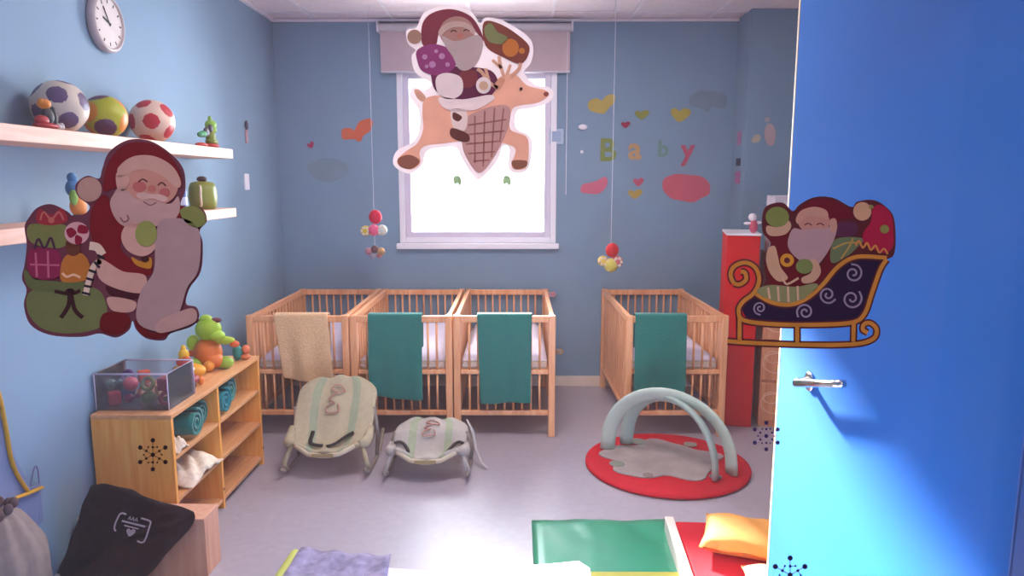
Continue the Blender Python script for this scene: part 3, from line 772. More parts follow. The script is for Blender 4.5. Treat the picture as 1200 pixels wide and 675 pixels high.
# toys beside the box
c = onX(212, 434, -1.60); y = 3.35
toy('toy_car', 'small red and black toy with an orange wheel beside the clear box', 'toy', (-1.60, y, UH),
    [('body', '#8c1a28', [((0, 0, 0.035), (0.045, 0.06, 0.028)), ((0, -0.02, 0.06), (0.03, 0.035, 0.02))]),
     ('roof', '#c8c4a8', [((0, 0.0, 0.086), (0.025, 0.045, 0.010))]),
     ('wheel', '#2a1a24', [((0.035, -0.035, 0.02), (0.012, 0.02, 0.02)), ((-0.035, -0.035, 0.02), (0.012, 0.02, 0.02))]),
     ('front_wheel', '#d06c20', [((0.04, 0.04, 0.022), (0.012, 0.022, 0.022)), ((-0.03, 0.04, 0.022), (0.012, 0.022, 0.022))])])
y = 3.50; x = -1.66
toy('duck_toy', 'yellow and orange duck toy with a red band, left of the green plush', 'toy', (x, y, UH),
    [('body', '#e09818', [((0, 0, 0.04), (0.075, 0.06, 0.04)), ((-0.06, 0.0, 0.05), (0.03, 0.03, 0.02))]),
     ('band', '#d8401c', [((-0.03, 0, 0.088), (0.038, 0.038, 0.026))]),
     ('head', '#e0b020', [((-0.03, 0, 0.125), (0.026, 0.026, 0.032)), ((-0.03, 0.0, 0.158), (0.013, 0.013, 0.018))]),
     ('beak', '#d86418', [((-0.005, -0.03, 0.118), (0.016, 0.014, 0.008))])])
y = 3.70; x = -1.655
toy('plush_toy', 'large lime green and orange plush creature sitting on the shelf unit', 'plush toy', (x, y, UH),
    [('body', '#d8702c', [((0, 0, 0.085), (0.075, 0.065, 0.085)), ((0.03, -0.02, 0.05), (0.06, 0.05, 0.045))]),
     ('head', '#96b82c', [((0.01, 0, 0.215), (0.068, 0.06, 0.062)), ((0.06, -0.02, 0.185), (0.045, 0.038, 0.03)), ((0.0, 0, 0.265), (0.035, 0.03, 0.03))]),
     ('ear', '#7a3a44', [((0.055, 0.0, 0.265), (0.03, 0.014, 0.014)), ((-0.055, 0.0, 0.262), (0.026, 0.014, 0.014))]),
     ('arm', '#a8c030', [((0.095, 0, 0.155), (0.055, 0.028, 0.022)), ((-0.075, 0.0, 0.14), (0.035, 0.028, 0.045))]),
     ('hand', '#d05a28', [((0.145, 0, 0.135), (0.026, 0.022, 0.018)), ((-0.085, 0.0, 0.085), (0.022, 0.022, 0.02))]),
     ('leg', '#8cb030', [((0.085, 0.0, 0.035), (0.05, 0.035, 0.035)), ((-0.05, -0.045, 0.035), (0.04, 0.045, 0.035))]),
     ('foot', '#e0902c', [((0.03, -0.07, 0.03), (0.03, 0.026, 0.03)), ((-0.06, -0.095, 0.028), (0.03, 0.024, 0.028))])])
y = 3.88
toy('toy_figure', 'small teal and orange toy at the far end of the shelf unit', 'toy', (-1.57, y, UH),
    [('body', '#1c7a74', [((0, 0, 0.045), (0.026, 0.03, 0.045))]),
     ('head', '#d8744c', [((0.045, 0.01, 0.06), (0.022, 0.02, 0.026))]),
     ('feet', '#c87040', [((0.04, 0.01, 0.018), (0.028, 0.022, 0.018))])])

# ------------------------------------------------------------------ bottom left: wooden box, black bag, hanging pouch and bag
KX0, KX1, KY0, KY1 = -1.83, -1.255, 2.50, 2.90
kz = onY(249, 602, KY0+0.16).z
kx = onZ(254, 672, 0).x
KH = 0.245
KX1 = -1.30; KY0 = 2.77
bo = thing('wooden_chest', 'low pinkish wooden chest in front of the shelf unit', 'chest', ((KX0+KX1)/2, KY0, 0))
obj('front_panel', B(KX0, KX1, KY0, KY0+0.018, 0, KH), wood('pink_wood', '#d3977c', '#e0a98c', 0.45), bo, bevel=0.003)
obj('side_panel', B(KX1-0.018, KX1, KY0+0.0185, 2.905, 0, KH), wood('pink_wood', 0, 0), bo, bevel=0.003)
obj('side_panel', B(KX0, KX0+0.018, KY0+0.0185, 2.905, 0, KH), wood('pink_wood', 0, 0), bo, bevel=0.003)
obj('lid', B(KX0, KX1, KY0-0.004, 2.91, KH, KH+0.016), wood('pink_wood', 0, 0), bo, bevel=0.003)
# bag
bag = thing('black_bag', 'black floppy tote bag slumped over the wooden chest', 'bag', (-1.6, 2.66, 0.1))
BY = 2.66
outl = [(112, 567), (142, 571), (165, 582), (215, 596), (227, 606), (222, 620), (196, 648), (168, 678), (120, 684), (68, 680), (78, 645), (92, 610), (102, 580)]
front = smooth_loop(outl, True, 6)
cxp, cyp = 140, 630
bm = bmesh.new()
layers = []
for k, (s, dy) in enumerate([(0.0, -0.055), (0.35, -0.052), (0.65, -0.046), (0.85, -0.034), (0.96, -0.018), (1.0, 0.0), (0.97, 0.018), (0.9, 0.03)]):
    ring = []
    if s == 0.0: layers.append([bm.verts.new(onY(cxp, cyp, BY)+Vector((0, dy, 0)))]); continue
    for i, (a, b) in enumerate(front):
        P = onY(cxp+(a-cxp)*s, cyp+(b-cyp)*s, BY); wr = 0.006*math.sin(i*0.9+k)*(1-s*0.3) + 0.008*math.sin((a+b)*0.07)
        ring.append(bm.verts.new(P+Vector((0, dy+wr, 0))))
    layers.append(ring)
n = len(front)
for i in range(n): bm.faces.new((layers[0][0], layers[1][i], layers[1][(i+1) % n]))
for A, Bq in zip(layers[1:], layers[2:]):
    for i in range(n): bm.faces.new((A[i], A[(i+1) % n], Bq[(i+1) % n], Bq[i]))
bm.faces.new(layers[-1][::-1])
obj('bag_body', bm, black_fab, bag, True)
# printed mark on the bag
pr = mat('bag_print', '#a8949c', 0.8)
Yp = BY-0.072
def bagpt(u_, v_):
    a = math.radians(14); X = 154 + u_*math.cos(a) - v_*math.sin(a); Yq = 619 + u_*math.sin(a) + v_*math.cos(a)
    return onY(X, Yq, Yp)
bm = bmesh.new()
for path in ([(-17, 8), (-20, 3), (-17, -13), (-10, -14)], [(8, -14), (19, -13), (20, -8), (18, 12), (10, 13)]):
    ribbon(bm, smooth_loop(path, False, 3), 1.7, bagpt, (0, 0.002, 0))
for (a, b, yq, wd) in ((-13, 15, -5.5, 2.0), (-9, 8, -1.0, 1.2)):
    ribbon(bm, [(a, yq), (b, yq)], wd, bagpt, (0, 0.002, 0))
for xx in (-5, -1, 3): ribbon(bm, [(xx-1.4, -9), (xx, -13), (xx+1.4, -9)], 1.0, bagpt, (0, 0.002, 0))
prism(bm, [bagpt(0+a*0.42, 5+b*0.42) for a, b in smooth_loop(HEART, True, 3)], (0, 0.002, 0))
obj('printed_mark', bm, pr, bag)
bm = bmesh.new()
# hanging blue pouch with yellow binding
XW = XL+0.03
hp_ = thing('wall_pouch', 'blue pouch with yellow binding hanging on the left wall', 'pouch', (XL, 2.65, 1.0))
def W3(px, py, d=0.03): return onX(px, py, XL+d)
bm = prism(bmesh.new(), [W3(a, b, 0.012) for a, b in ((-30, 468), (2, 482), (14, 535), (33, 572), (44, 566), (48, 610), (40, 618), (4, 600), (-30, 600))], (0.01, 0, 0))
obj('pouch_cloth', bm, cm('#7482a8', 0.9), hp_)
yel = mat('yellow_binding', '#d6a020', 0.8, noise=0.06, scale=30)
obj('yellow_binding', T([W3(*p, 0.03) for p in smooth_loop([(-30, 420), (-5, 452), (6, 498), (15, 545), (34, 578)], False, 5)], 0.0095, n=8, flat=0.5), yel, hp_, True)
obj('yellow_binding', T([W3(*p, 0.035) for p in ((-30, 602), (0, 591), (20, 583), (36, 577), (49, 571))], 0.0115, n=8, flat=0.5), yel, hp_, True)
obj('yellow_binding', T([W3(*p, 0.03) for p in smooth_loop([(-20, 455), (2, 480), (10, 520), (19, 550)], False, 5)], 0.004, n=8, flat=0.5), mat('dark_yellow_binding', '#9c7420', 0.8), hp_, True)
obj('hanging_loop', T([W3(*p, 0.02) for p in smooth_loop([(35, 572), (40, 549), (44, 549), (46, 572), (44, 612), (36, 616), (33, 600)], False, 4)], 0.003, n=6), cm('#6a6a8c'), hp_, True)
# drawstring bag
db = thing('drawstring_bag', 'grey brown drawstring bag hanging below the yellow bound pouch', 'bag', (XL+0.09, 2.55, 0.5))
ctr = W3(2, 650, 0.09)
bm = bmesh.new(); rows = []
for k in range(15):
    t = k/14; z = ctr.z+0.155-0.40*t
    R = 0.042+0.105*min(1, (t*2.2))**0.7
    if t > 0.9: R *= 0.85
    row = []
    for i in range(48):
        a = 2*PI*i/48; fold = 1+0.10*math.sin(a*11+0.5*math.sin(3*t))*(1-0.65*t)+0.03*math.sin(5*a+4*t)
        row.append(bm.verts.new((ctr.x+R*fold*0.75*math.cos(a), ctr.y+R*fold*1.15*math.sin(a), z)))
    rows.append(row)
for A, Bq in zip(rows, rows[1:]):
    for i in range(48): bm.faces.new((A[i], A[(i+1) % 48], Bq[(i+1) % 48], Bq[i]))
bm.faces.new(rows[0][::-1]); bm.faces.new(rows[-1])
obj('bag_body', bm, mat('bag_cotton', '#8c7a74', 0.95, noise=0.1, scale=30, bump=0.3), db, True)
bm = bmesh.new()
for i in range(11):
    a = 2*PI*i/11; blob(bm, (ctr.x+0.04*math.cos(a), ctr.y+0.065*math.sin(a), ctr.z+0.165+0.008*math.sin(3*a)), (0.014, 0.017, 0.020), sub=2)
obj('gathered_neck', bm, mat('bag_cotton_dark', '#5c4448', 0.95, noise=0.2, scale=30), db, True)
obj('cord', T([(XL+0.001, ctr.y, ctr.z+0.30), (ctr.x-0.02, ctr.y, ctr.z+0.24), (ctr.x, ctr.y+0.01, ctr.z+0.16)], 0.003, n=6), cm('#5c4448'), db, True)

# ------------------------------------------------------------------ baby bouncers
def bouncer(label, cx, y0, y1, z0, z1, wf, wb, steep, cloth, seed, rz=0.0):
    o = thing('baby_bouncer', label, 'baby bouncer', (cx, (y0+y1)/2, 0), rz, 'baby bouncers on the floor')
    X0 = Matrix.Translation((cx, (y0+y1)/2, 0)) @ Matrix.Rotation(rz, 4, 'Z') @ Matrix.Translation((-cx, -(y0+y1)/2, 0))
    n, m_ = 26, 20; bm = bmesh.new(); g = []
    def prof(t):   # t 0 front .. 1 head
        y = y0+(y1-y0)*t
        z = z0+(z1-z0)*(t**(1.0+steep)) - 0.05*math.sin(PI*min(1, t*1.6))*(1 if t < 0.625 else 0)
        hw = wf+(wb-wf)*min(1, t*1.8)
        if t > 0.78: hw *= math.sqrt(max(0.0, 1-((t-0.78)/0.22)**2.6*0.55))
        if t < 0.12: hw *= 0.86+0.14*t/0.12
        return y, z, hw
    for j in range(n+1):
        t = j/n; y, z, hw = prof(t); row = []
        for i in range(m_+1):
            u_ = i/m_*2-1
            zz = z+0.060*abs(u_)**2.4*(1-1.45*t) + 0.008*math.cos(u_*3*PI) + 0.005*math.sin(12*t+seed+4*u_)
            yy = y-0.02*(1-u_*u_)*(1 if t < 0.1 else 0.0)
            row.append(bm.verts.new(X0 @ Vector((cx+u_*hw, yy, zz))))
        g.append(row)
    for j in range(n):
        for i in range(m_):
            f = bm.faces.new((g[j][i], g[j][i+1], g[j+1][i+1], g[j+1][i]))
            if i in (4, 5, 14, 15): f.material_index = 1
    seat = obj('padded_seat', bm, [cloth, bounce_g], o, True, solid=0.026, subsurf=1)
    # tubular frame under the rim
    rim = [X0 @ Vector((cx-prof(t)[2]*0.97, prof(t)[0]+0.01, prof(t)[1]+0.03)) for t in (0.1, 0.3, 0.5, 0.75, 0.93)]
    rim2 = [X0 @ Vector((cx+prof(t)[2]*0.97, prof(t)[0]+0.01, prof(t)[1]+0.03)) for t in (0.93, 0.75, 0.5, 0.3, 0.1)]
    # side rolls of the cover
    for s in (-1, 1):
        obj('side_bolster', T([X0 @ Vector((cx+s*(prof(t)[2]+0.004), prof(t)[0], prof(t)[1]+0.045-0.02*t)) for t in (0.04, 0.12, 0.25, 0.4)], [0.020, 0.032, 0.030, 0.016], n=12), cloth, o, True)
    # rockers
    for s in (-1, 1):
        xx = cx+s*(wf+0.03); P = []
        for k in range(9):
            a = k/8; yy = y0-0.06+(y1-y0+0.14)*a
            zz = 0.0115+0.10*(2*a-1)**4 if a > 0.5 else 0.0115+0.055*(2*a-1)**4
            P.append(X0 @ Vector((xx, yy, zz)))
        obj('rocker', T(P, 0.011, n=10), plastic_grey, o, True)
        tr_ = 0.16
        a_ = prof(0.10); b_ = prof(0.62)
        obj('frame_leg', T([X0 @ Vector((cx+s*a_[2]*0.98, a_[0], a_[1]+0.03)), X0 @ Vector((xx, y0+0.0, (a_[1])*0.55)), X0 @ Vector((xx, y0+0.05, 0.02))], 0.014, n=10), cloth, o, True)
        obj('frame_leg', T([X0 @ Vector((cx+s*b_[2]*0.98, b_[0], b_[1]+0.01)), X0 @ Vector((xx+s*0.01, b_[0]+0.02, b_[1]*0.5)), X0 @ Vector((xx, b_[0]+0.03, 0.02))], 0.012, n=10), plastic_grey, o, True)
    # front bar
    yb_, zb_, hb_ = prof(0.0)
    obj('front_bar', T([X0 @ Vector((cx-hb_*0.95, yb_-0.0, zb_+0.03)), X0 @ Vector((cx-hb_*0.5, yb_-0.035, zb_-0.004)), X0 @ Vector((cx, yb_-0.045, zb_-0.012)), X0 @ Vector((cx+hb_*0.5, yb_-0.035, zb_-0.004)), X0 @ Vector((cx+hb_*0.95, yb_, zb_+0.03))], 0.013, n=10, flat=1.0), cm('#c2b49c', 0.7), o, True)
    obj('buckle_tab', B(cx-0.06, cx+0.06, yb_-0.062, yb_-0.0585, zb_-0.012, zb_+0.008, X0), cm('#a08c60', 0.7), o, bevel=0.001)
    # dark straps
    for s in (-1, 1):
        P = []
        if steep > 0.3: pts = [(-0.50, 0.36), (-0.50, 0.22), (-0.40, 0.12), (-0.10, 0.09)] if s < 0 else [(0.04, 0.07), (0.20, 0.16), (0.42, 0.28), (0.66, 0.34)]
        else: pts = [(s*0.99, 0.36), (s*0.86, 0.42), (s*0.70, 0.38), (s*0.58, 0.26), (s*0.55, 0.14)]
        pts = [(a*wf, b) for a, b in smooth_loop(pts, False, 4)]
        for dx, t in pts:
            yy, zz, hw = prof(t); u_ = dx/hw
            P.append(X0 @ Vector((cx+dx, yy-0.012, zz+0.060*abs(u_)**2.4*(1-1.45*t)+0.032)))
        obj('harness_strap', T(P, 0.012, n=8, flat=0.6), dark, o, True)
    # printed motif on the headrest
    bm = bmesh.new()
    def hp3(a, b):
        t = 0.80+b; yy, zz, hw = prof(t); return X0 @ Vector((cx+a, yy-0.018, zz+0.020+0.008*math.cos(a/hw*3*PI)))
    for lp in ([(0.0, -0.10), (-0.03, -0.05), (0.01, 0.0), (0.035, 0.03), (0.01, 0.07), (-0.025, 0.05), (0.0, 0.0)], [(0.0, -0.1), (-0.035, -0.13), (-0.02, -0.17), (0.02, -0.16), (0.015, -0.11)]):
        tube(bm, [hp3(a*1.35, b*1.25-0.03) for a, b in smooth_loop(lp, False, 4)], 0.0045, n=6)
    obj('printed_motif', bm, cm('#b08074', 0.9), seat)
    return o
bouncer('cream bouncer seat with upright back and black straps in front of the left cots', -1.075, 3.80, 4.20, 0.150, 0.475, 0.205, 0.238, 0.35, bounce_m, 1, 0.0)
b2 = bouncer('low grey bouncer seat reclined nearly flat in front of the middle cot', -0.50, 3.76, 4.12, 0.130, 0.235, 0.20, 0.215, 0.2, bounce_w, 5)
p = onY(550, 500, 3.95)
obj('hanging_strap', T([(-0.29, 4.0, 0.27), (-0.255, 3.99, 0.20), (-0.235, 3.97, 0.10), (-0.20, 3.93, 0.03), (-0.165, 3.90, 0.012)], [0.008, 0.014, 0.014, 0.011, 0.006], n=8, flat=0.5), cm('#b8b4b0', 0.9), b2, True)

# ------------------------------------------------------------------ play gym
gc = Vector((0.885, 3.975, 0))
gy = thing('play_gym', 'round red baby play mat with two pale padded arches', 'play mat', gc)
R = 0.475
obj('mat_disc', L(gc, [(R-0.02, 0.0015), (R, 0.008), (R, 0.018), (R-0.015, 0.026), (R-0.06, 0.026), (0.05, 0.024)], n=72), red_m, gy, True)
pts = []
for k in range(56):
    a = 2*PI*k/56
    rr = 0.335+0.045*math.sin(a*5+0.6)+0.02*math.sin(a*9)
    pts.append((gc.x-0.03+rr*math.cos(a)*0.98, gc.y+0.02+rr*math.sin(a)*0.85, 0.0265))
obj('mat_centre', prism(bmesh.new(), pts, (0, 0, 0.006)), mat('play_mat_beige', '#9c8f8e', 0.9, noise=0.15, scale=9), gy)
for (dx, dy, col, rr) in ((-0.30, -0.06, '#7c8276', 0.045), (0.2, 0.25, '#8c8478', 0.04), (-0.12, 0.30, '#8a8f84', 0.05), (0.22, -0.24, '#6e6a6c', 0.035), (-0.15, -0.22, '#84706c', 0.03)):
    obj('mat_motif', L((gc.x+dx, gc.y+dy, 0.0327), [(rr, 0), (rr, 0.002), (rr*0.6, 0.0035)], n=20), cm(col, 0.9), gy)
def arch(a, b, h, r):
    a, b = Vector(a), Vector(b); P = []
    for k in range(29):
        t = k/28; an = PI*t
        q = a.lerp(b, 0.5-0.5*math.cos(an)); q = q.copy(); q.z = 0.035+h*math.sin(an)**0.85
        P.append(q)
    return T(P, r, n=14, flat=0.45)
arm = mat('arch_fabric', '#b3c2b8', 0.9, noise=0.05, scale=30, bump=0.15)
arm2 = mat('arch_fabric_inner', '#9fb2ac', 0.9, noise=0.05, scale=30, bump=0.15)
obj('padded_arch', arch(onZ(712, 526, 0.03), onZ(857, 556, 0.03), 0.40, 0.046), arm, gy, True)
obj('padded_arch', arch(onZ(734, 520, 0.03), onZ(838, 562, 0.03), 0.370, 0.042), arm2, gy, True)

# ------------------------------------------------------------------ foreground mats
def softbox(name, label, cat, x0, x1, y0, y1, z0, z1, m, nz=0.006, seed=0, rz=0, bev=0.012, rel=None):
    bm = bmesh.new(); nx, ny = 24, 20; rnd = random.Random(seed)
    ph = [(rnd.uniform(3, 14), rnd.uniform(3, 14), rnd.uniform(0, 6)) for _ in range(5)]
    def top(u, v):
        z = z1 + nz*sum(math.sin(a*u+b*v+q) for a, b, q in ph)/2
        if rel: z += rel(u, v)
        return z
    g, h = [], []
    for j in range(ny+1):
        r1, r2 = [], []
        for i in range(nx+1):
            u, v = i/nx, j/ny; e = min(u*(x1-x0), (1-u)*(x1-x0), v*(y1-y0), (1-v)*(y1-y0))
            zt_ = top(u, v); zt_ = zt_-(zt_-z0)*0.35*max(0, 1-e/0.02)**2
            r1.append(bm.verts.new((x0+(x1-x0)*u, y0+(y1-y0)*v, zt_)))
            r2.append(bm.verts.new((x0+(x1-x0)*u, y0+(y1-y0)*v, z0)))
        g.append(r1); h.append(r2)
    for j in range(ny):
        for i in range(nx):
            bm.faces.new((g[j][i], g[j][i+1], g[j+1][i+1], g[j+1][i])); bm.faces.new((h[j][i], h[j+1][i], h[j+1][i+1], h[j][i+1]))
    for i in range(nx):
        bm.faces.new((h[0][i], h[0][i+1], g[0][i+1], g[0][i])); bm.faces.new((h[ny][i+1], h[ny][i], g[ny][i], g[ny][i+1]))
    for j in range(ny):
        bm.faces.new((h[j+1][0], h[j][0], g[j][0], g[j+1][0])); bm.faces.new((h[j][nx], h[j+1][nx], g[j+1][nx], g[j][nx]))
    return obj(name, bm, m, None, True)
p0 = onZ(623, 606, 0.035); p1 = onZ(778, 606, 0.035)
gmat = softbox('floor_mat', '', '', p0.x, p1.x, 2.2, p0.y, 0.001, 0.035, mat('green_vinyl', '#1f8f6b', 0.35, noise=0.08, scale=8, bump=0.1), 0.004, 2,
        rel=lambda u, v: -0.006*math.exp(-((u-0.48)/0.015)**2) + 0.004*math.sin(26*u+18*v)*max(0, v-0.7)*2)
tag(gmat, 'green vinyl floor mat between the sunlit pad and the white board', 'floor mat')
yz = onZ(740, 671, 0.04)
obj('yellow_stripe', B(p0.x+0.14, p1.x-0.01, yz.y-0.05, yz.y, 0.036, 0.0445), cm('#b8b040', 0.6), gmat, bevel=0.002)
# low bench: pale side board, red mattress, cushions
bn = thing('low_bench', 'low floor bench with a pale board side and red padded top', 'bench', (1.0, 2.8, 0))
q0 = onZ(782, 605, 0.10); q1 = onZ(806, 680, 0.10)
dirv = (q1-q0); ang = math.atan2(dirv.y, dirv.x)
M = Matrix.Translation((q0.x, q0.y, 0)) @ Matrix.Rotation(ang, 4, 'Z')
ln = 0.95
obj('side_board', B(0, ln, -0.012, 0.028, 0.001, 0.10, M), mat('pale_board', '#ecdcd0', 0.4, noise=0.03), bn, bevel=0.003)
r0 = onZ(793, 607, 0.085)
xr0 = q0.x+0.055
obj('padded_top', B(0.0, ln, 0.0285, 0.62, 0.001, 0.082, M), red_m, bn, bevel=0.02, bseg=4)
def cushion(label, cx, cy, z, sx, sy, h, rz, col):
    bm = bmesh.new(); n = 16; T_, Bt = [], []
    M = Matrix.Translation((cx, cy, z)) @ Matrix.Rotation(rz, 4, 'Z')
    for j in range(n+1):
        a, b = [], []
        for i in range(n+1):
            u, v = i/n*2-1, j/n*2-1
            pin = 1-0.10*(1-abs(u*v))*0+0.0
            hh = h*((1-u**4)*(1-v**4))**0.5
            k = 1-0.07*(1-u*u)*(abs(v))-0.0
            x = u*sx*(1-0.06*(1-v*v)); y_ = v*sy*(1-0.06*(1-u*u))
            wr = 0.004*math.sin(7*u+5*v)
            a.append(bm.verts.new(M @ Vector((x, y_, h*0.5+hh*0.5+wr)))); b.append(bm.verts.new(M @ Vector((x, y_, h*0.5-hh*0.5))))
        T_.append(a); Bt.append(b)
    for j in range(n):
        for i in range(n):
            bm.faces.new((T_[j][i], T_[j][i+1], T_[j+1][i+1], T_[j+1][i])); bm.faces.new((Bt[j][i], Bt[j+1][i], Bt[j+1][i+1], Bt[j][i+1]))
    bmesh.ops.remove_doubles(bm, verts=bm.verts, dist=0.0002)
    return tag(obj('cushion', bm, mat('cushion_'+col[1:], col, 0.8, noise=0.06, scale=15, bump=0.1), None, True), label, 'cushion')
cc = onZ(868, 625, 0.14)
cushion('orange yellow cushion lying on the red bench top', cc.x+0.02, cc.y, 0.084, 0.18, 0.165, 0.085, math.radians(-20), '#dd9440')
cc = onZ(897, 672, 0.12)
cushion('orange cushion at the bottom edge beside the blue door', cc.x+0.03, cc.y-0.08, 0.084, 0.13, 0.12, 0.07, math.radians(-10), '#e08a4c')
cc = onZ(877, 672, 0.2)
tag(obj('small_ball', Bl((cc.x, cc.y-0.04, 0.187), (0.034, 0.034, 0.024)), cm('#8c8e86', 0.6), None, True), 'grey round toy on the lower orange cushion', 'toy')

# sunlit changing pad at the bottom edge
pa = onZ(352, 652, 0.14); pb = onZ(690, 655, 0.14)
yb_ = 2.66
X0, X1 = onY(350, 660, yb_).x, onY(691, 660, yb_).x
def rel(u, v): return 0.030*max(0, (abs(u-0.5)*2)**2.4) - 0.010*math.sin(PI*u) + 0.012*math.sin(PI*min(1, v*1.0))
pad = softbox('changing_pad', '', '', X0, X1, 2.0, yb_, 0.012, 0.132, mat('pad_cotton', '#e6e0ea', 0.85, noise=0.04, scale=20, bump=0.2), 0.0035, 9, rel=rel)
tag(pad, 'white padded mat glaring in the sun at the bottom edge', 'changing pad')
obj('patterned_end', None or B(0, 0.001, 0, 0.001, 0, 0.001), white_cloth) if False else None
# lilac cloth over the left end and lime edge
bm = bmesh.new(); n = 18; g = []
for j in range(n+1):
    row = []
    for i in range(n+1):
        u, v = i/n, j/n; x = X0+0.012+(0.36)*u; yy = yb_+0.012-0.55*v
        uu = (x-X0)/(X1-X0); z = 0.132+rel(uu, 1-v)+0.026+0.006*math.sin(20*u+6*v)+0.004*math.sin(17*v)
        row.append(bm.verts.new((x+0.05*v*(i == n), yy, z)))
    g.append(row)
for j in range(n):
    for i in range(n): bm.faces.new((g[j][i], g[j][i+1], g[j+1][i+1], g[j+1][i]))
lc = mat('lilac_pattern', '#8d84a4', 0.9, noise=0.35, scale=22)
tag(obj('lilac_cloth', bm, lc, None, True, solid=0.005), 'patterned lilac cloth on the left end of the sunlit pad', 'cloth')
bm = T([(X0-0.012, yb_+0.004-0.62*k/8, 0.132+rel(0, 1-k/9)+0.002) for k in range(9)], 0.020, n=12)
obj('lime_edge', bm, cm('#b4b84c', 0.7), pad, True)

# ------------------------------------------------------------------ festive stickers on the interior pane
YG = YF+0.0015
LAY = 0.0005
def dmat(h): return mat('decal_'+h.lstrip('#'), h, 0.55, noise=0.05, scale=30, transl=0.45)
SPLIT = {'rider_eye', 'swirl', 'hoof', 'cheek', 'eye', 'boot', 'boots', 'gift_stripe', 'sack_sparkle', 'dot'}
def decal_bm(shapes, conv, yl):
    bm = bmesh.new(); to3 = lambda a, b: onY(*conv(a, b), yl)
    for s in shapes:
        k = s[0]
        if k == 'P': pts = smooth_loop(s[1], True, 5); prism(bm, [to3(*p) for p in pts], (0, LAY*0.8, 0))
        elif k == 'H': prism(bm, [to3(*p) for p in s[1]], (0, LAY*0.8, 0))
        elif k == 'E':
            (cx, cy), (rx, ry) = s[1], s[2]; ro = s[3] if len(s) > 3 else 0
            pts = [(cx+rx*math.cos(a)*math.cos(ro)-ry*math.sin(a)*math.sin(ro), cy+rx*math.cos(a)*math.sin(ro)+ry*math.sin(a)*math.cos(ro)) for a in [2*PI*i/28 for i in range(28)]]
            prism(bm, [to3(*p) for p in pts], (0, LAY*0.8, 0))
        elif k == 'R':
            ribbon(bm, smooth_loop(s[1], False, 6) if len(s[1]) > 2 else s[1], s[2], to3, (0, LAY*0.8, 0))
    return bm
def decal_shape(nm, shapes, yl, conv, m, root):
    obj(nm, decal_bm(shapes, conv, yl), m, root)
def decal(label, conv, parts, name='window_sticker', cat='sticker', grp='festive stickers on the interior pane'):
    c0 = onY(*conv(*parts[0][3][0][0:2]), YG) if False else None
    first = None; root = None
    for q, (nm, col, layer, shapes) in enumerate(parts):
        yl = YG-LAY*layer
        bm = decal_bm(shapes, conv, yl)
        if root is None:
            # centre of the first (backing) shape
            mid = sum((v.co for v in bm.verts), Vector())/len(bm.verts)
            root = thing(name, label, cat, (mid.x, YG, mid.z), 0, grp)
        if nm in SPLIT and len(shapes) > 1:
            bm.free()
            for s in shapes:
                decal_shape(nm, [s], yl, conv, dmat(col), root)
        else: obj(nm, bm, dmat(col), root)
    return root
def P(*p): return ('P', list(p))
def E(cx, cy, rx, ry=None, ro=0): return ('E', (cx, cy), (rx, ry or rx), ro)
def Rb(w_, *p): return ('R', list(p), w_)

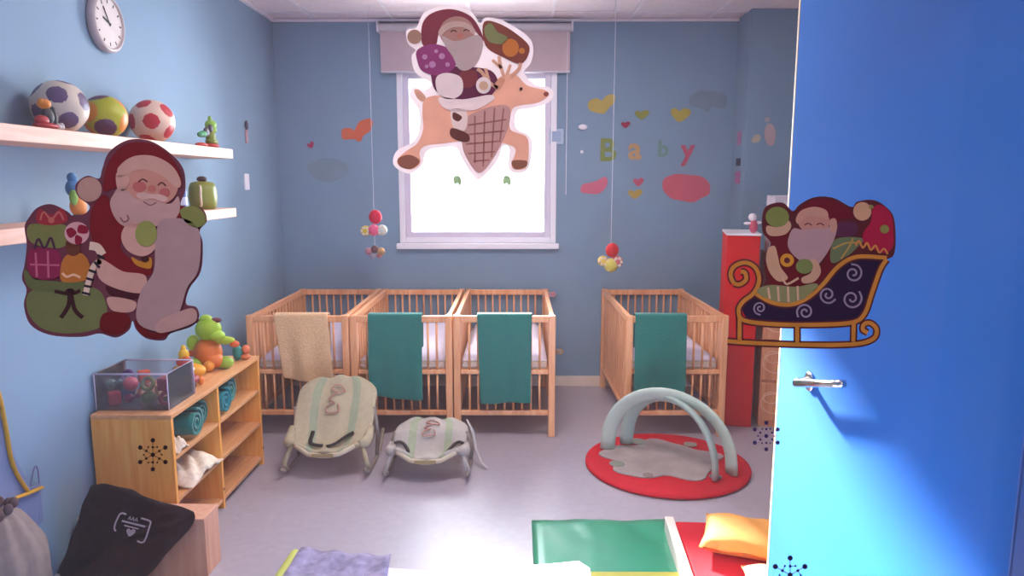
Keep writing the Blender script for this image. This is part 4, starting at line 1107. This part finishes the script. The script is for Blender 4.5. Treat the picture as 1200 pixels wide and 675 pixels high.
# 1: bearded man with the scroll and sack
cv1 = lambda a, b: (a/2.5, 150+b/2.5)
CR = '#c9a5a0'; RED = '#7a1826'; DK = '#4a1c2c'
decal('sticker of a white bearded man in red holding a long scroll, green sack beside him', cv1, [
 ('backing', '#6c3c50', 0, [P((375, 35), (440, 38), (500, 75), (537, 120), (543, 180), (530, 228), (590, 235), (606, 272), (585, 300), (594, 340), (588, 420), (555, 470), (545, 515), (575, 525), (583, 555), (560, 582), (500, 602), (480, 622), (430, 617), (400, 592), (388, 565), (378, 592), (340, 614), (292, 602), (240, 612), (150, 607), (90, 577), (70, 520), (78, 475), (64, 440), (72, 400), (78, 340), (72, 290), (85, 262), (110, 233), (150, 223), (195, 243), (215, 258), (250, 250), (262, 228), (228, 200), (222, 165), (255, 140), (290, 148), (300, 118), (320, 70))]),
 ('sack', '#747e54', 2, [P((80, 490), (120, 468), (200, 462), (280, 470), (308, 505), (312, 550), (285, 588), (200, 602), (125, 588), (84, 545))]),
 ('sack_rim', '#66724c', 3, [P((72, 415), (110, 442), (200, 452), (250, 452), (242, 472), (150, 480), (85, 468))]),
 ('sack_cord', '#40242c', 4, [Rb(12, (205, 472), (200, 520), (178, 556)), Rb(12, (205, 472), (218, 530), (242, 556)), Rb(10, (160, 478), (205, 486), (235, 476)), E(205, 480, 14, 10)]),
 ('green_gift', '#7c8452', 2, [P((84, 285), (140, 282), (195, 288), (190, 345), (140, 350), (86, 330))]),
 ('red_bow', '#a03444', 3, [P((108, 275), (115, 238), (150, 255), (180, 236), (198, 272), (150, 285))]),
 ('bow_loop', '#c27470', 4, [Rb(5, (118, 270), (128, 246), (150, 268), (172, 246), (186, 270)), E(150, 270, 9)]),
 ('purple_gift', '#8c2c58', 3, [P((84, 362), (130, 352), (172, 362), (178, 405), (165, 440), (92, 438))]),
 ('gift_stripe', '#c06a8c', 4, [Rb(6, (104, 365), (108, 436)), Rb(6, (140, 360), (142, 438)), Rb(5, (88, 400), (174, 402))]),
 ('gift_ribbon', '#503050', 5, [Rb(6, (100, 355), (112, 325), (130, 352), (148, 322), (160, 355))]),
 ('teddy', '#b8783a', 3, [P((178, 405), (196, 372), (240, 368), (262, 400), (258, 440), (220, 452), (180, 448))]),
 ('teddy_head', '#6a3c30', 4, [E(214, 355, 22, 20), E(200, 338, 8), E(230, 338, 8)]),
 ('teddy_scarf', '#e0c0a8', 5, [Rb(7, (182, 425), (196, 436), (215, 430), (235, 438))]),
 ('lollipop', '#d0a8b4', 5, [E(225, 308, 36, 33)]),
 ('lollipop_swirl', '#8c1c3c', 6, [P((194, 300), (210, 292), (224, 308), (205, 322)), P((232, 284), (256, 290), (255, 308), (228, 306)), P((222, 314), (240, 322), (236, 340), (220, 338))]),
 ('candy_cane', '#d8c8c0', 5, [Rb(17, (250, 490), (262, 440), (275, 405), (295, 388)), Rb(24, (262, 345), (285, 350), (300, 372))]),
 ('cane_stripe', '#2a2438', 6, [Rb(7, (240, 482), (264, 488)), Rb(7, (246, 462), (268, 466)), Rb(7, (252, 440), (274, 446)), Rb(7, (260, 416), (282, 424)), Rb(7, (276, 392), (292, 410)), Rb(7, (285, 372), (306, 382))]),
 ('coat', RED, 3, [P((305, 195), (330, 235), (345, 270), (370, 290), (352, 345), (385, 385), (442, 402), (436, 432), (360, 420), (295, 375), (266, 310), (268, 240))]),
 ('coat_tail', DK, 4, [P((312, 462), (360, 475), (412, 485), (400, 502), (345, 498), (318, 485))]),
 ('coat_fur', CR, 5, [P((285, 385), (310, 390), (360, 420), (425, 432), (418, 482), (345, 472), (290, 440))]),
 ('hat', RED, 4, [P((302, 182), (310, 120), (335, 75), (378, 44), (450, 48), (502, 88), (530, 140), (526, 175), (480, 125), (430, 95), (380, 98), (352, 130), (345, 168), (325, 180))]),
 ('pompom', '#b89894', 5, [E(262, 180, 36, 36)]),
 ('face', '#c4948c', 5, [E(440, 165, 82, 62, 0.2)]),
 ('cheek', '#b86c70', 6, [E(408, 172, 20, 16), E(482, 190, 16, 14)]),
 ('hat_fur', CR, 7, [P((345, 118), (388, 84), (450, 82), (505, 112), (530, 158), (518, 175), (478, 142), (430, 122), (388, 128), (372, 150), (352, 150))]),
 ('ear_lock', CR, 7, [P((340, 135), (362, 130), (380, 150), (366, 182), (345, 180))]),
 ('eye', '#5c3038', 7, [Rb(4, (405, 158), (418, 150), (432, 158)), Rb(4, (462, 168), (474, 160), (486, 170))]),
 ('nose', '#c07874', 8, [E(444, 178, 11, 10)]),
 ('beard', '#bda0a2', 7, [P((332, 195), (352, 172), (382, 192), (400, 208), (440, 210), (498, 222), (522, 200), (524, 250), (486, 282), (420, 290), (365, 288), (336, 262), (322, 222))]),
 ('moustache', '#cbb0b0', 8, [P((398, 196), (420, 188), (444, 194), (470, 194), (492, 206), (478, 216), (446, 206), (416, 210))]),
 ('beard_curl', '#8c6068', 9, [Rb(4, (352, 262), (362, 275), (376, 268), (372, 255)), Rb(3, (420, 216), (440, 226), (458, 218))]),
 ('belt', '#c28a34', 6, [P((385, 378), (412, 390), (442, 380), (440, 412), (400, 402))]),
 ('belt_buckle', '#4a2424', 7, [E(425, 385, 12, 9)]),
 ('sleeve', RED, 6, [P((505, 238), (535, 228), (545, 245), (520, 270), (505, 268))]),
 ('sleeve_fur', CR, 7, [P((368, 285), (400, 275), (452, 300), (456, 350), (420, 376), (375, 360), (355, 322))]),
 ('far_glove', '#828c52', 8, [P((528, 240), (565, 228), (598, 250), (600, 280), (570, 292), (540, 272))]),
 ('scroll', '#ab949c', 8, [P((470, 272), (540, 266), (578, 292), (588, 340), (580, 420), (548, 468), (530, 528), (500, 590), (440, 592), (400, 560), (412, 480), (450, 420), (455, 340))]),
 ('scroll_roll', '#bb9c9c', 9, [P((470, 562), (520, 540), (562, 528), (577, 545), (565, 572), (480, 600), (455, 590))]),
 ('near_glove', '#929c5a', 10, [E(428, 310, 32, 38)]),
 ('leg_fur', CR, 5, [P((318, 495), (395, 508), (390, 536), (350, 540), (322, 528))]),
 ('boot', '#6c1820', 5, [P((302, 545), (340, 538), (376, 548), (378, 580), (350, 604), (308, 600), (292, 580)), P((398, 562), (440, 598), (492, 598), (470, 616), (430, 612), (402, 590))]),
])

# 2: reindeer rider in front of the bright window
cv2 = lambda a, b: (440+a/2.25, b/2.25)
WH = '#f4eef2'
decal('sticker of a reindeer with a bearded red hatted rider, in front of the bright window', cv2, [
 ('backing', WH, 0, [P((82, 80), (108, 72), (130, 32), (190, 14), (250, 30), (275, 60), (292, 46), (340, 56), (402, 96), (416, 128), (410, 165), (392, 192), (425, 224), (458, 230), (470, 252), (445, 277), (400, 288), (374, 294), (370, 335), (404, 356), (414, 380), (404, 444), (370, 457), (350, 440), (352, 390), (335, 388), (322, 424), (280, 470), (258, 466), (226, 414), (212, 390), (170, 390), (135, 400), (124, 434), (92, 458), (56, 444), (46, 424), (58, 396), (98, 374), (115, 340), (113, 290), (90, 255), (100, 230), (130, 236), (146, 220), (106, 192), (95, 150), (106, 132), (86, 115))]),
 ('reindeer_body', '#efc4ae', 2, [P((130, 262), (170, 252), (240, 268), (308, 238), (325, 205), (368, 196), (400, 225), (448, 238), (456, 252), (430, 270), (382, 278), (360, 290), (355, 340), (395, 358), (404, 385), (398, 440), (368, 447), (358, 432), (370, 400), (358, 384), (318, 374), (250, 370), (180, 378), (132, 384), (116, 402), (118, 430), (92, 447), (62, 436), (58, 420), (84, 396), (110, 378), (126, 340), (124, 300))]),
 ('tail', '#dcb4a0', 3, [P((102, 238), (116, 238), (132, 256), (124, 268), (110, 258))]),
 ('hoof', '#a06a5a', 3, [P((60, 418), (88, 408), (114, 420), (112, 434), (90, 446), (64, 438)), P((360, 424), (398, 424), (396, 440), (368, 446))]),
 ('saddle_blanket', '#cfaaa8', 4, [P((238, 312), (300, 282), (352, 282), (350, 335), (318, 405), (274, 456), (236, 408), (228, 360))]),
 ('blanket_check', '#b07c78', 5, [Rb(4, (245, 330), (345, 315)), Rb(4, (240, 355), (340, 345)), Rb(4, (238, 380), (328, 372)), Rb(4, (245, 405), (315, 400)), Rb(4, (258, 425), (300, 422)), Rb(4, (262, 305), (262, 430)), Rb(4, (288, 292), (284, 440)), Rb(4, (314, 285), (306, 415)), Rb(4, (338, 285), (328, 375))]),
 ('rider_coat', '#6c1c50', 3, [P((150, 150), (210, 175), (270, 178), (310, 190), (322, 225), (290, 262), (220, 268), (165, 245), (148, 210))]),
 ('coat_hem', '#8a3444', 4, [P((225, 190), (262, 186), (268, 215), (246, 232), (222, 222))]),
 ('hat', '#8a2c48', 4, [P((122, 112), (124, 62), (150, 34), (200, 24), (250, 42), (276, 78), (284, 108), (255, 75), (205, 62), (170, 82), (160, 118), (140, 128))]),
 ('pompom', '#b08c7c', 5, [E(103, 97, 19, 19)]),
 ('face', '#b88c86', 5, [E(215, 85, 46, 42)]),
 ('beard', '#c4b4b8', 6, [P((176, 95), (205, 108), (232, 104), (268, 92), (284, 112), (272, 158), (246, 184), (220, 182), (204, 150), (186, 124))]),
 ('purple_sack', '#9c3c84', 5, [P((110, 132), (148, 116), (190, 126), (214, 150), (206, 180), (170, 200), (125, 188), (110, 160))]),
 ('sack_sparkle', '#c890c8', 6, [E(130, 150, 7), E(150, 170, 9), E(175, 148, 8), E(160, 135, 5), E(190, 170, 6), E(135, 175, 5)]),
 ('red_stocking', '#8c4438', 4, [P((286, 58), (335, 66), (395, 108), (406, 135), (384, 168), (335, 150), (290, 120))]),
 ('green_leaf', '#8a9060', 5, [P((288, 72), (305, 62), (322, 84), (348, 98), (336, 116), (304, 112), (290, 96))]),
 ('orange_bell', '#cf8038', 5, [E(356, 126, 22, 24), E(386, 134, 8)]),
 ('antler', '#e2b8a0', 5, [Rb(9, (322, 232), (298, 215), (280, 190), (268, 182)), Rb(8, (300, 216), (290, 180)), Rb(9, (340, 205), (330, 175), (326, 148)), Rb(8, (332, 180), (308, 158)), Rb(8, (346, 198), (356, 170)), Rb(9, (356, 202), (378, 182), (382, 166))]),
 ('rider_eye', '#5c3038', 7, [Rb(3, (198, 84), (206, 80), (214, 84)), Rb(3, (232, 82), (240, 78), (248, 82))]),
 ('rider_nose', '#c88078', 7, [E(224, 94, 8, 7)]),
 ('hat_fur', '#cdb4b0', 7, [P((166, 84), (180, 66), (205, 56), (240, 60), (262, 78), (258, 90), (236, 74), (206, 72), (182, 86), (172, 98))]),
 ('reindeer_ear', '#dba890', 5, [P((312, 225), (330, 205), (342, 212), (326, 236))]),
 ('coat_cuff', '#f2e8ec', 6, [P((160, 205), (188, 192), (226, 205), (228, 245), (196, 262), (165, 245)), E(285, 225, 20, 22)]),
 ('glove', '#d8b8a0', 7, [E(285, 226, 12, 12)]),
 ('coat_fur', '#f4ecf0', 6, [P((170, 256), (230, 262), (300, 250), (312, 262), (262, 290), (200, 292), (172, 276))]),
 ('trouser_leg', '#f0e6e6', 6, [P((202, 288), (240, 294), (238, 340), (212, 345), (200, 318))]),
 ('boot', '#6c3838', 7, [P((200, 338), (226, 344), (246, 356), (246, 372), (222, 372), (198, 358)), P((206, 296), (228, 308), (218, 320), (204, 312))]),
 ('eye', '#4a2c2c', 6, [E(384, 234, 4, 4)]),
 ('nose', '#a05a50', 6, [E(450, 248, 7, 6)]),
])

# 3: sleigh
cv3 = lambda a, b: (830+a/3.2125, 210+b/3.2125)
GO = '#c88c3c'; OUT = '#5c2430'
def spiral(cx, cy, r, turns=1.6, st=0.0, sgn=1):
    return [(cx+r*(1-0.85*k/14)*math.cos(st+sgn*k/14*turns*2*PI), cy+r*(1-0.85*k/14)*math.sin(st+sgn*k/14*turns*2*PI)) for k in range(15)]
front_curl = [(142, 352), (128, 342), (108, 352), (104, 374), (88, 384), (84, 350), (104, 322), (150, 318), (182, 345), (190, 395), (160, 438), (122, 468), (116, 505), (145, 536), (250, 546), (400, 548), (540, 540), (588, 508), (616, 430), (648, 335), (676, 300), (690, 272)]
front_curl = [(118, 368), (132, 356), (128, 342), (108, 344), (96, 362), (110, 386), (142, 384), (160, 350)]
curl = [(128, 350), (112, 352), (106, 368), (118, 384), (142, 382), (152, 356), (140, 330), (112, 322), (90, 340), (86, 366)]
main = [(96, 392), (84, 360), (98, 328), (140, 314), (178, 334), (192, 380), (172, 428), (130, 462), (114, 496), (136, 532), (250, 546), (400, 548), (540, 540), (588, 508), (616, 430), (648, 340), (672, 302)]
inner_curl = [(96, 392), (118, 396), (142, 378), (138, 352), (122, 348)]
toprail = [(180, 432), (240, 464), (310, 472), (372, 448), (430, 398), (490, 328), (560, 292), (672, 296)]
runner = [(72, 610), (200, 618), (420, 624), (560, 620), (622, 600), (634, 566), (612, 542), (588, 546), (582, 566), (600, 578)]
posts = [[(118, 515), (118, 610)], [(335, 548), (335, 618)], [(548, 545), (546, 612)]]
def strokes(w_): return [Rb(w_, *main), Rb(w_, *inner_curl), Rb(w_, *toprail), Rb(w_, *runner)] + [Rb(w_, *p) for p in posts]
decal('sticker of a gold and navy sleigh with a bearded passenger, over the blue door edge', cv3, [
 ('sleigh_panel', '#24123c', 1, [P((128, 490), (160, 448), (185, 436), (240, 466), (310, 474), (372, 450), (430, 400), (492, 328), (560, 294), (645, 300), (628, 380), (606, 470), (582, 512), (540, 538), (400, 546), (180, 536))]),
 ('outline', OUT, 2, strokes(28)),
 ('gold_rail', GO, 3, strokes(15)),
 ('swirl', '#9a8cac', 4, [Rb(6, *spiral(195, 485, 26, st=1.5)), Rb(7, *spiral(365, 500, 33, st=2.5)), Rb(7, *spiral(450, 435, 34, st=0.5)), Rb(7, *spiral(540, 450, 40, st=5.5)), Rb(7, *spiral(546, 355, 36, st=4.5))]),
 ('passenger_outline', OUT, 0, [P((205, 200), (205, 130), (225, 98), (280, 88), (318, 120), (345, 95), (400, 68), (470, 70), (540, 105), (560, 85), (620, 78), (670, 105), (700, 150), (704, 260), (676, 300), (560, 300), (480, 340), (420, 410), (330, 470), (230, 460), (185, 430), (215, 380), (210, 300), (235, 240))]),
 ('coat', '#6c1628', 1, [P((215, 205), (300, 195), (330, 300), (420, 330), (460, 240), (485, 230), (470, 320), (430, 380), (330, 410), (240, 400), (218, 320), (240, 250))]),
 ('hat', '#70142c', 2, [P((335, 130), (370, 90), (430, 74), (490, 88), (545, 125), (540, 148), (500, 150), (480, 175), (452, 150), (420, 115), (375, 112))]),
 ('hat_fur', '#c49a90', 4, [P((330, 150), (350, 118), (400, 104), (445, 118), (450, 150), (420, 140), (370, 140), (340, 168))]),
 ('pompom', '#cba68c', 4, [E(580, 121, 34, 35)]),
 ('face', '#c0908a', 3, [E(398, 160, 60, 44)]),
 ('eye', '#5c3038', 5, [Rb(4, (362, 172), (378, 166), (390, 174)), Rb(4, (408, 172), (422, 166), (436, 174))]),
 ('beard', '#b398a4', 4, [P((322, 185), (355, 190), (400, 186), (440, 186), (478, 168), (482, 200), (462, 252), (432, 300), (405, 325), (365, 318), (320, 285), (300, 250), (305, 212))]),
 ('ear_lock', '#c49a90', 5, [P((458, 155), (480, 150), (484, 190), (462, 200))]),
 ('raised_cuff', '#c8a490', 3, [P((222, 175), (260, 180), (300, 155), (312, 180), (288, 208), (240, 214), (220, 200))]),
 ('raised_glove', '#808c50', 4, [E(260, 142, 44, 38)]),
 ('front_fur', '#cba890', 3, [P((226, 262), (250, 252), (262, 290), (272, 330), (300, 372), (265, 385), (232, 352), (218, 305))]),
 ('belt_buckle', '#d09838', 5, [E(297, 305, 26, 25)]),
 ('buckle_hole', '#5c2430', 6, [E(297, 306, 11, 11)]),
 ('lower_cuff', '#c8a490', 5, [P((388, 300), (412, 312), (424, 350), (400, 385), (360, 392), (352, 372), (388, 350))]),
 ('lower_glove', '#7c8c58', 6, [E(362, 328, 32, 28)]),
 ('lap_fringe', '#8c9068', 3, [P((188, 412), (240, 398), (330, 405), (400, 392), (412, 408), (370, 446), (310, 466), (240, 458), (190, 432))]),
 ('fringe_stripe', '#d2b49c', 4, [Rb(8, (225, 408), (232, 450)), Rb(8, (262, 404), (266, 460)), Rb(8, (300, 404), (302, 462)), Rb(8, (336, 402), (338, 456)), Rb(8, (280, 370), (296, 395), (340, 372))]),
 ('green_parcel', '#6c7c60', 2, [P((470, 235), (520, 218), (585, 225), (560, 258), (510, 300), (462, 312))]),
 ('parcel_cord', '#b89c5c', 3, [Rb(6, (470, 262), (520, 240), (560, 240)), Rb(6, (500, 300), (530, 255), (545, 222))]),
 ('purple_parcel', '#5c2c50', 2, [P((482, 168), (548, 160), (562, 190), (540, 214), (484, 212))]),
 ('red_parcel', '#ac1c48', 3, [P((585, 200), (612, 160), (620, 108), (655, 98), (690, 135), (696, 190), (696, 250), (668, 278), (620, 262), (585, 238))]),
 ('parcel_star', '#8c8c50', 4, [E(664, 188, 17, 16), E(612, 104, 10, 8)]),
 ('gold_fringe', '#cc8c4c', 4, [Rb(7, (555, 250), (568, 232), (582, 258), (598, 240), (612, 266), (630, 250), (644, 276), (662, 262), (676, 282))]),
])

# snowflake stickers
def flake(label, cx, cy, r, col, pale):
    arms = []
    parts = []
    dots = [E(cx, cy, r*0.15)]; small = []; lines = []
    for k in range(6):
        a = PI/2+k*PI/3
        dots.append(E(cx+r*math.cos(a), cy+r*math.sin(a), r*0.15))
        small.append(E(cx+r*0.52*math.cos(a+0.0), cy+r*0.52*math.sin(a), r*0.085))
        small.append(E(cx+r*0.62*math.cos(a+PI/6), cy+r*0.62*math.sin(a+PI/6), r*0.06))
        lines.append(Rb(r*0.045, (cx+r*0.15*math.cos(a), cy+r*0.15*math.sin(a)), (cx+r*0.9*math.cos(a), cy+r*0.9*math.sin(a))))
        lines.append(Rb(r*0.04, (cx+r*0.50*math.cos(a), cy+r*0.50*math.sin(a)), (cx+r*0.62*math.cos(a+PI/6), cy+r*0.62*math.sin(a+PI/6))))
    decal(label, lambda a, b: (a, b), [('arms', pale, 0, lines), ('dot', col, 1, dots), ('small_dots', col, 1, small)], 'snowflake_sticker', 'sticker', 'dotted snowflake stickers on the interior pane')
flake('dark dotted snowflake sticker in front of the wooden shelf unit', 179, 533, 17, '#2c1418', '#8c5c34')
flake('violet dotted snowflake sticker at the edge of the blue door', 898, 511, 15.5, '#3c3068', '#b8a8d0')
flake('violet dotted snowflake sticker at the bottom of the blue door', 926, 674, 20, '#2c2450', '#8c90c0')
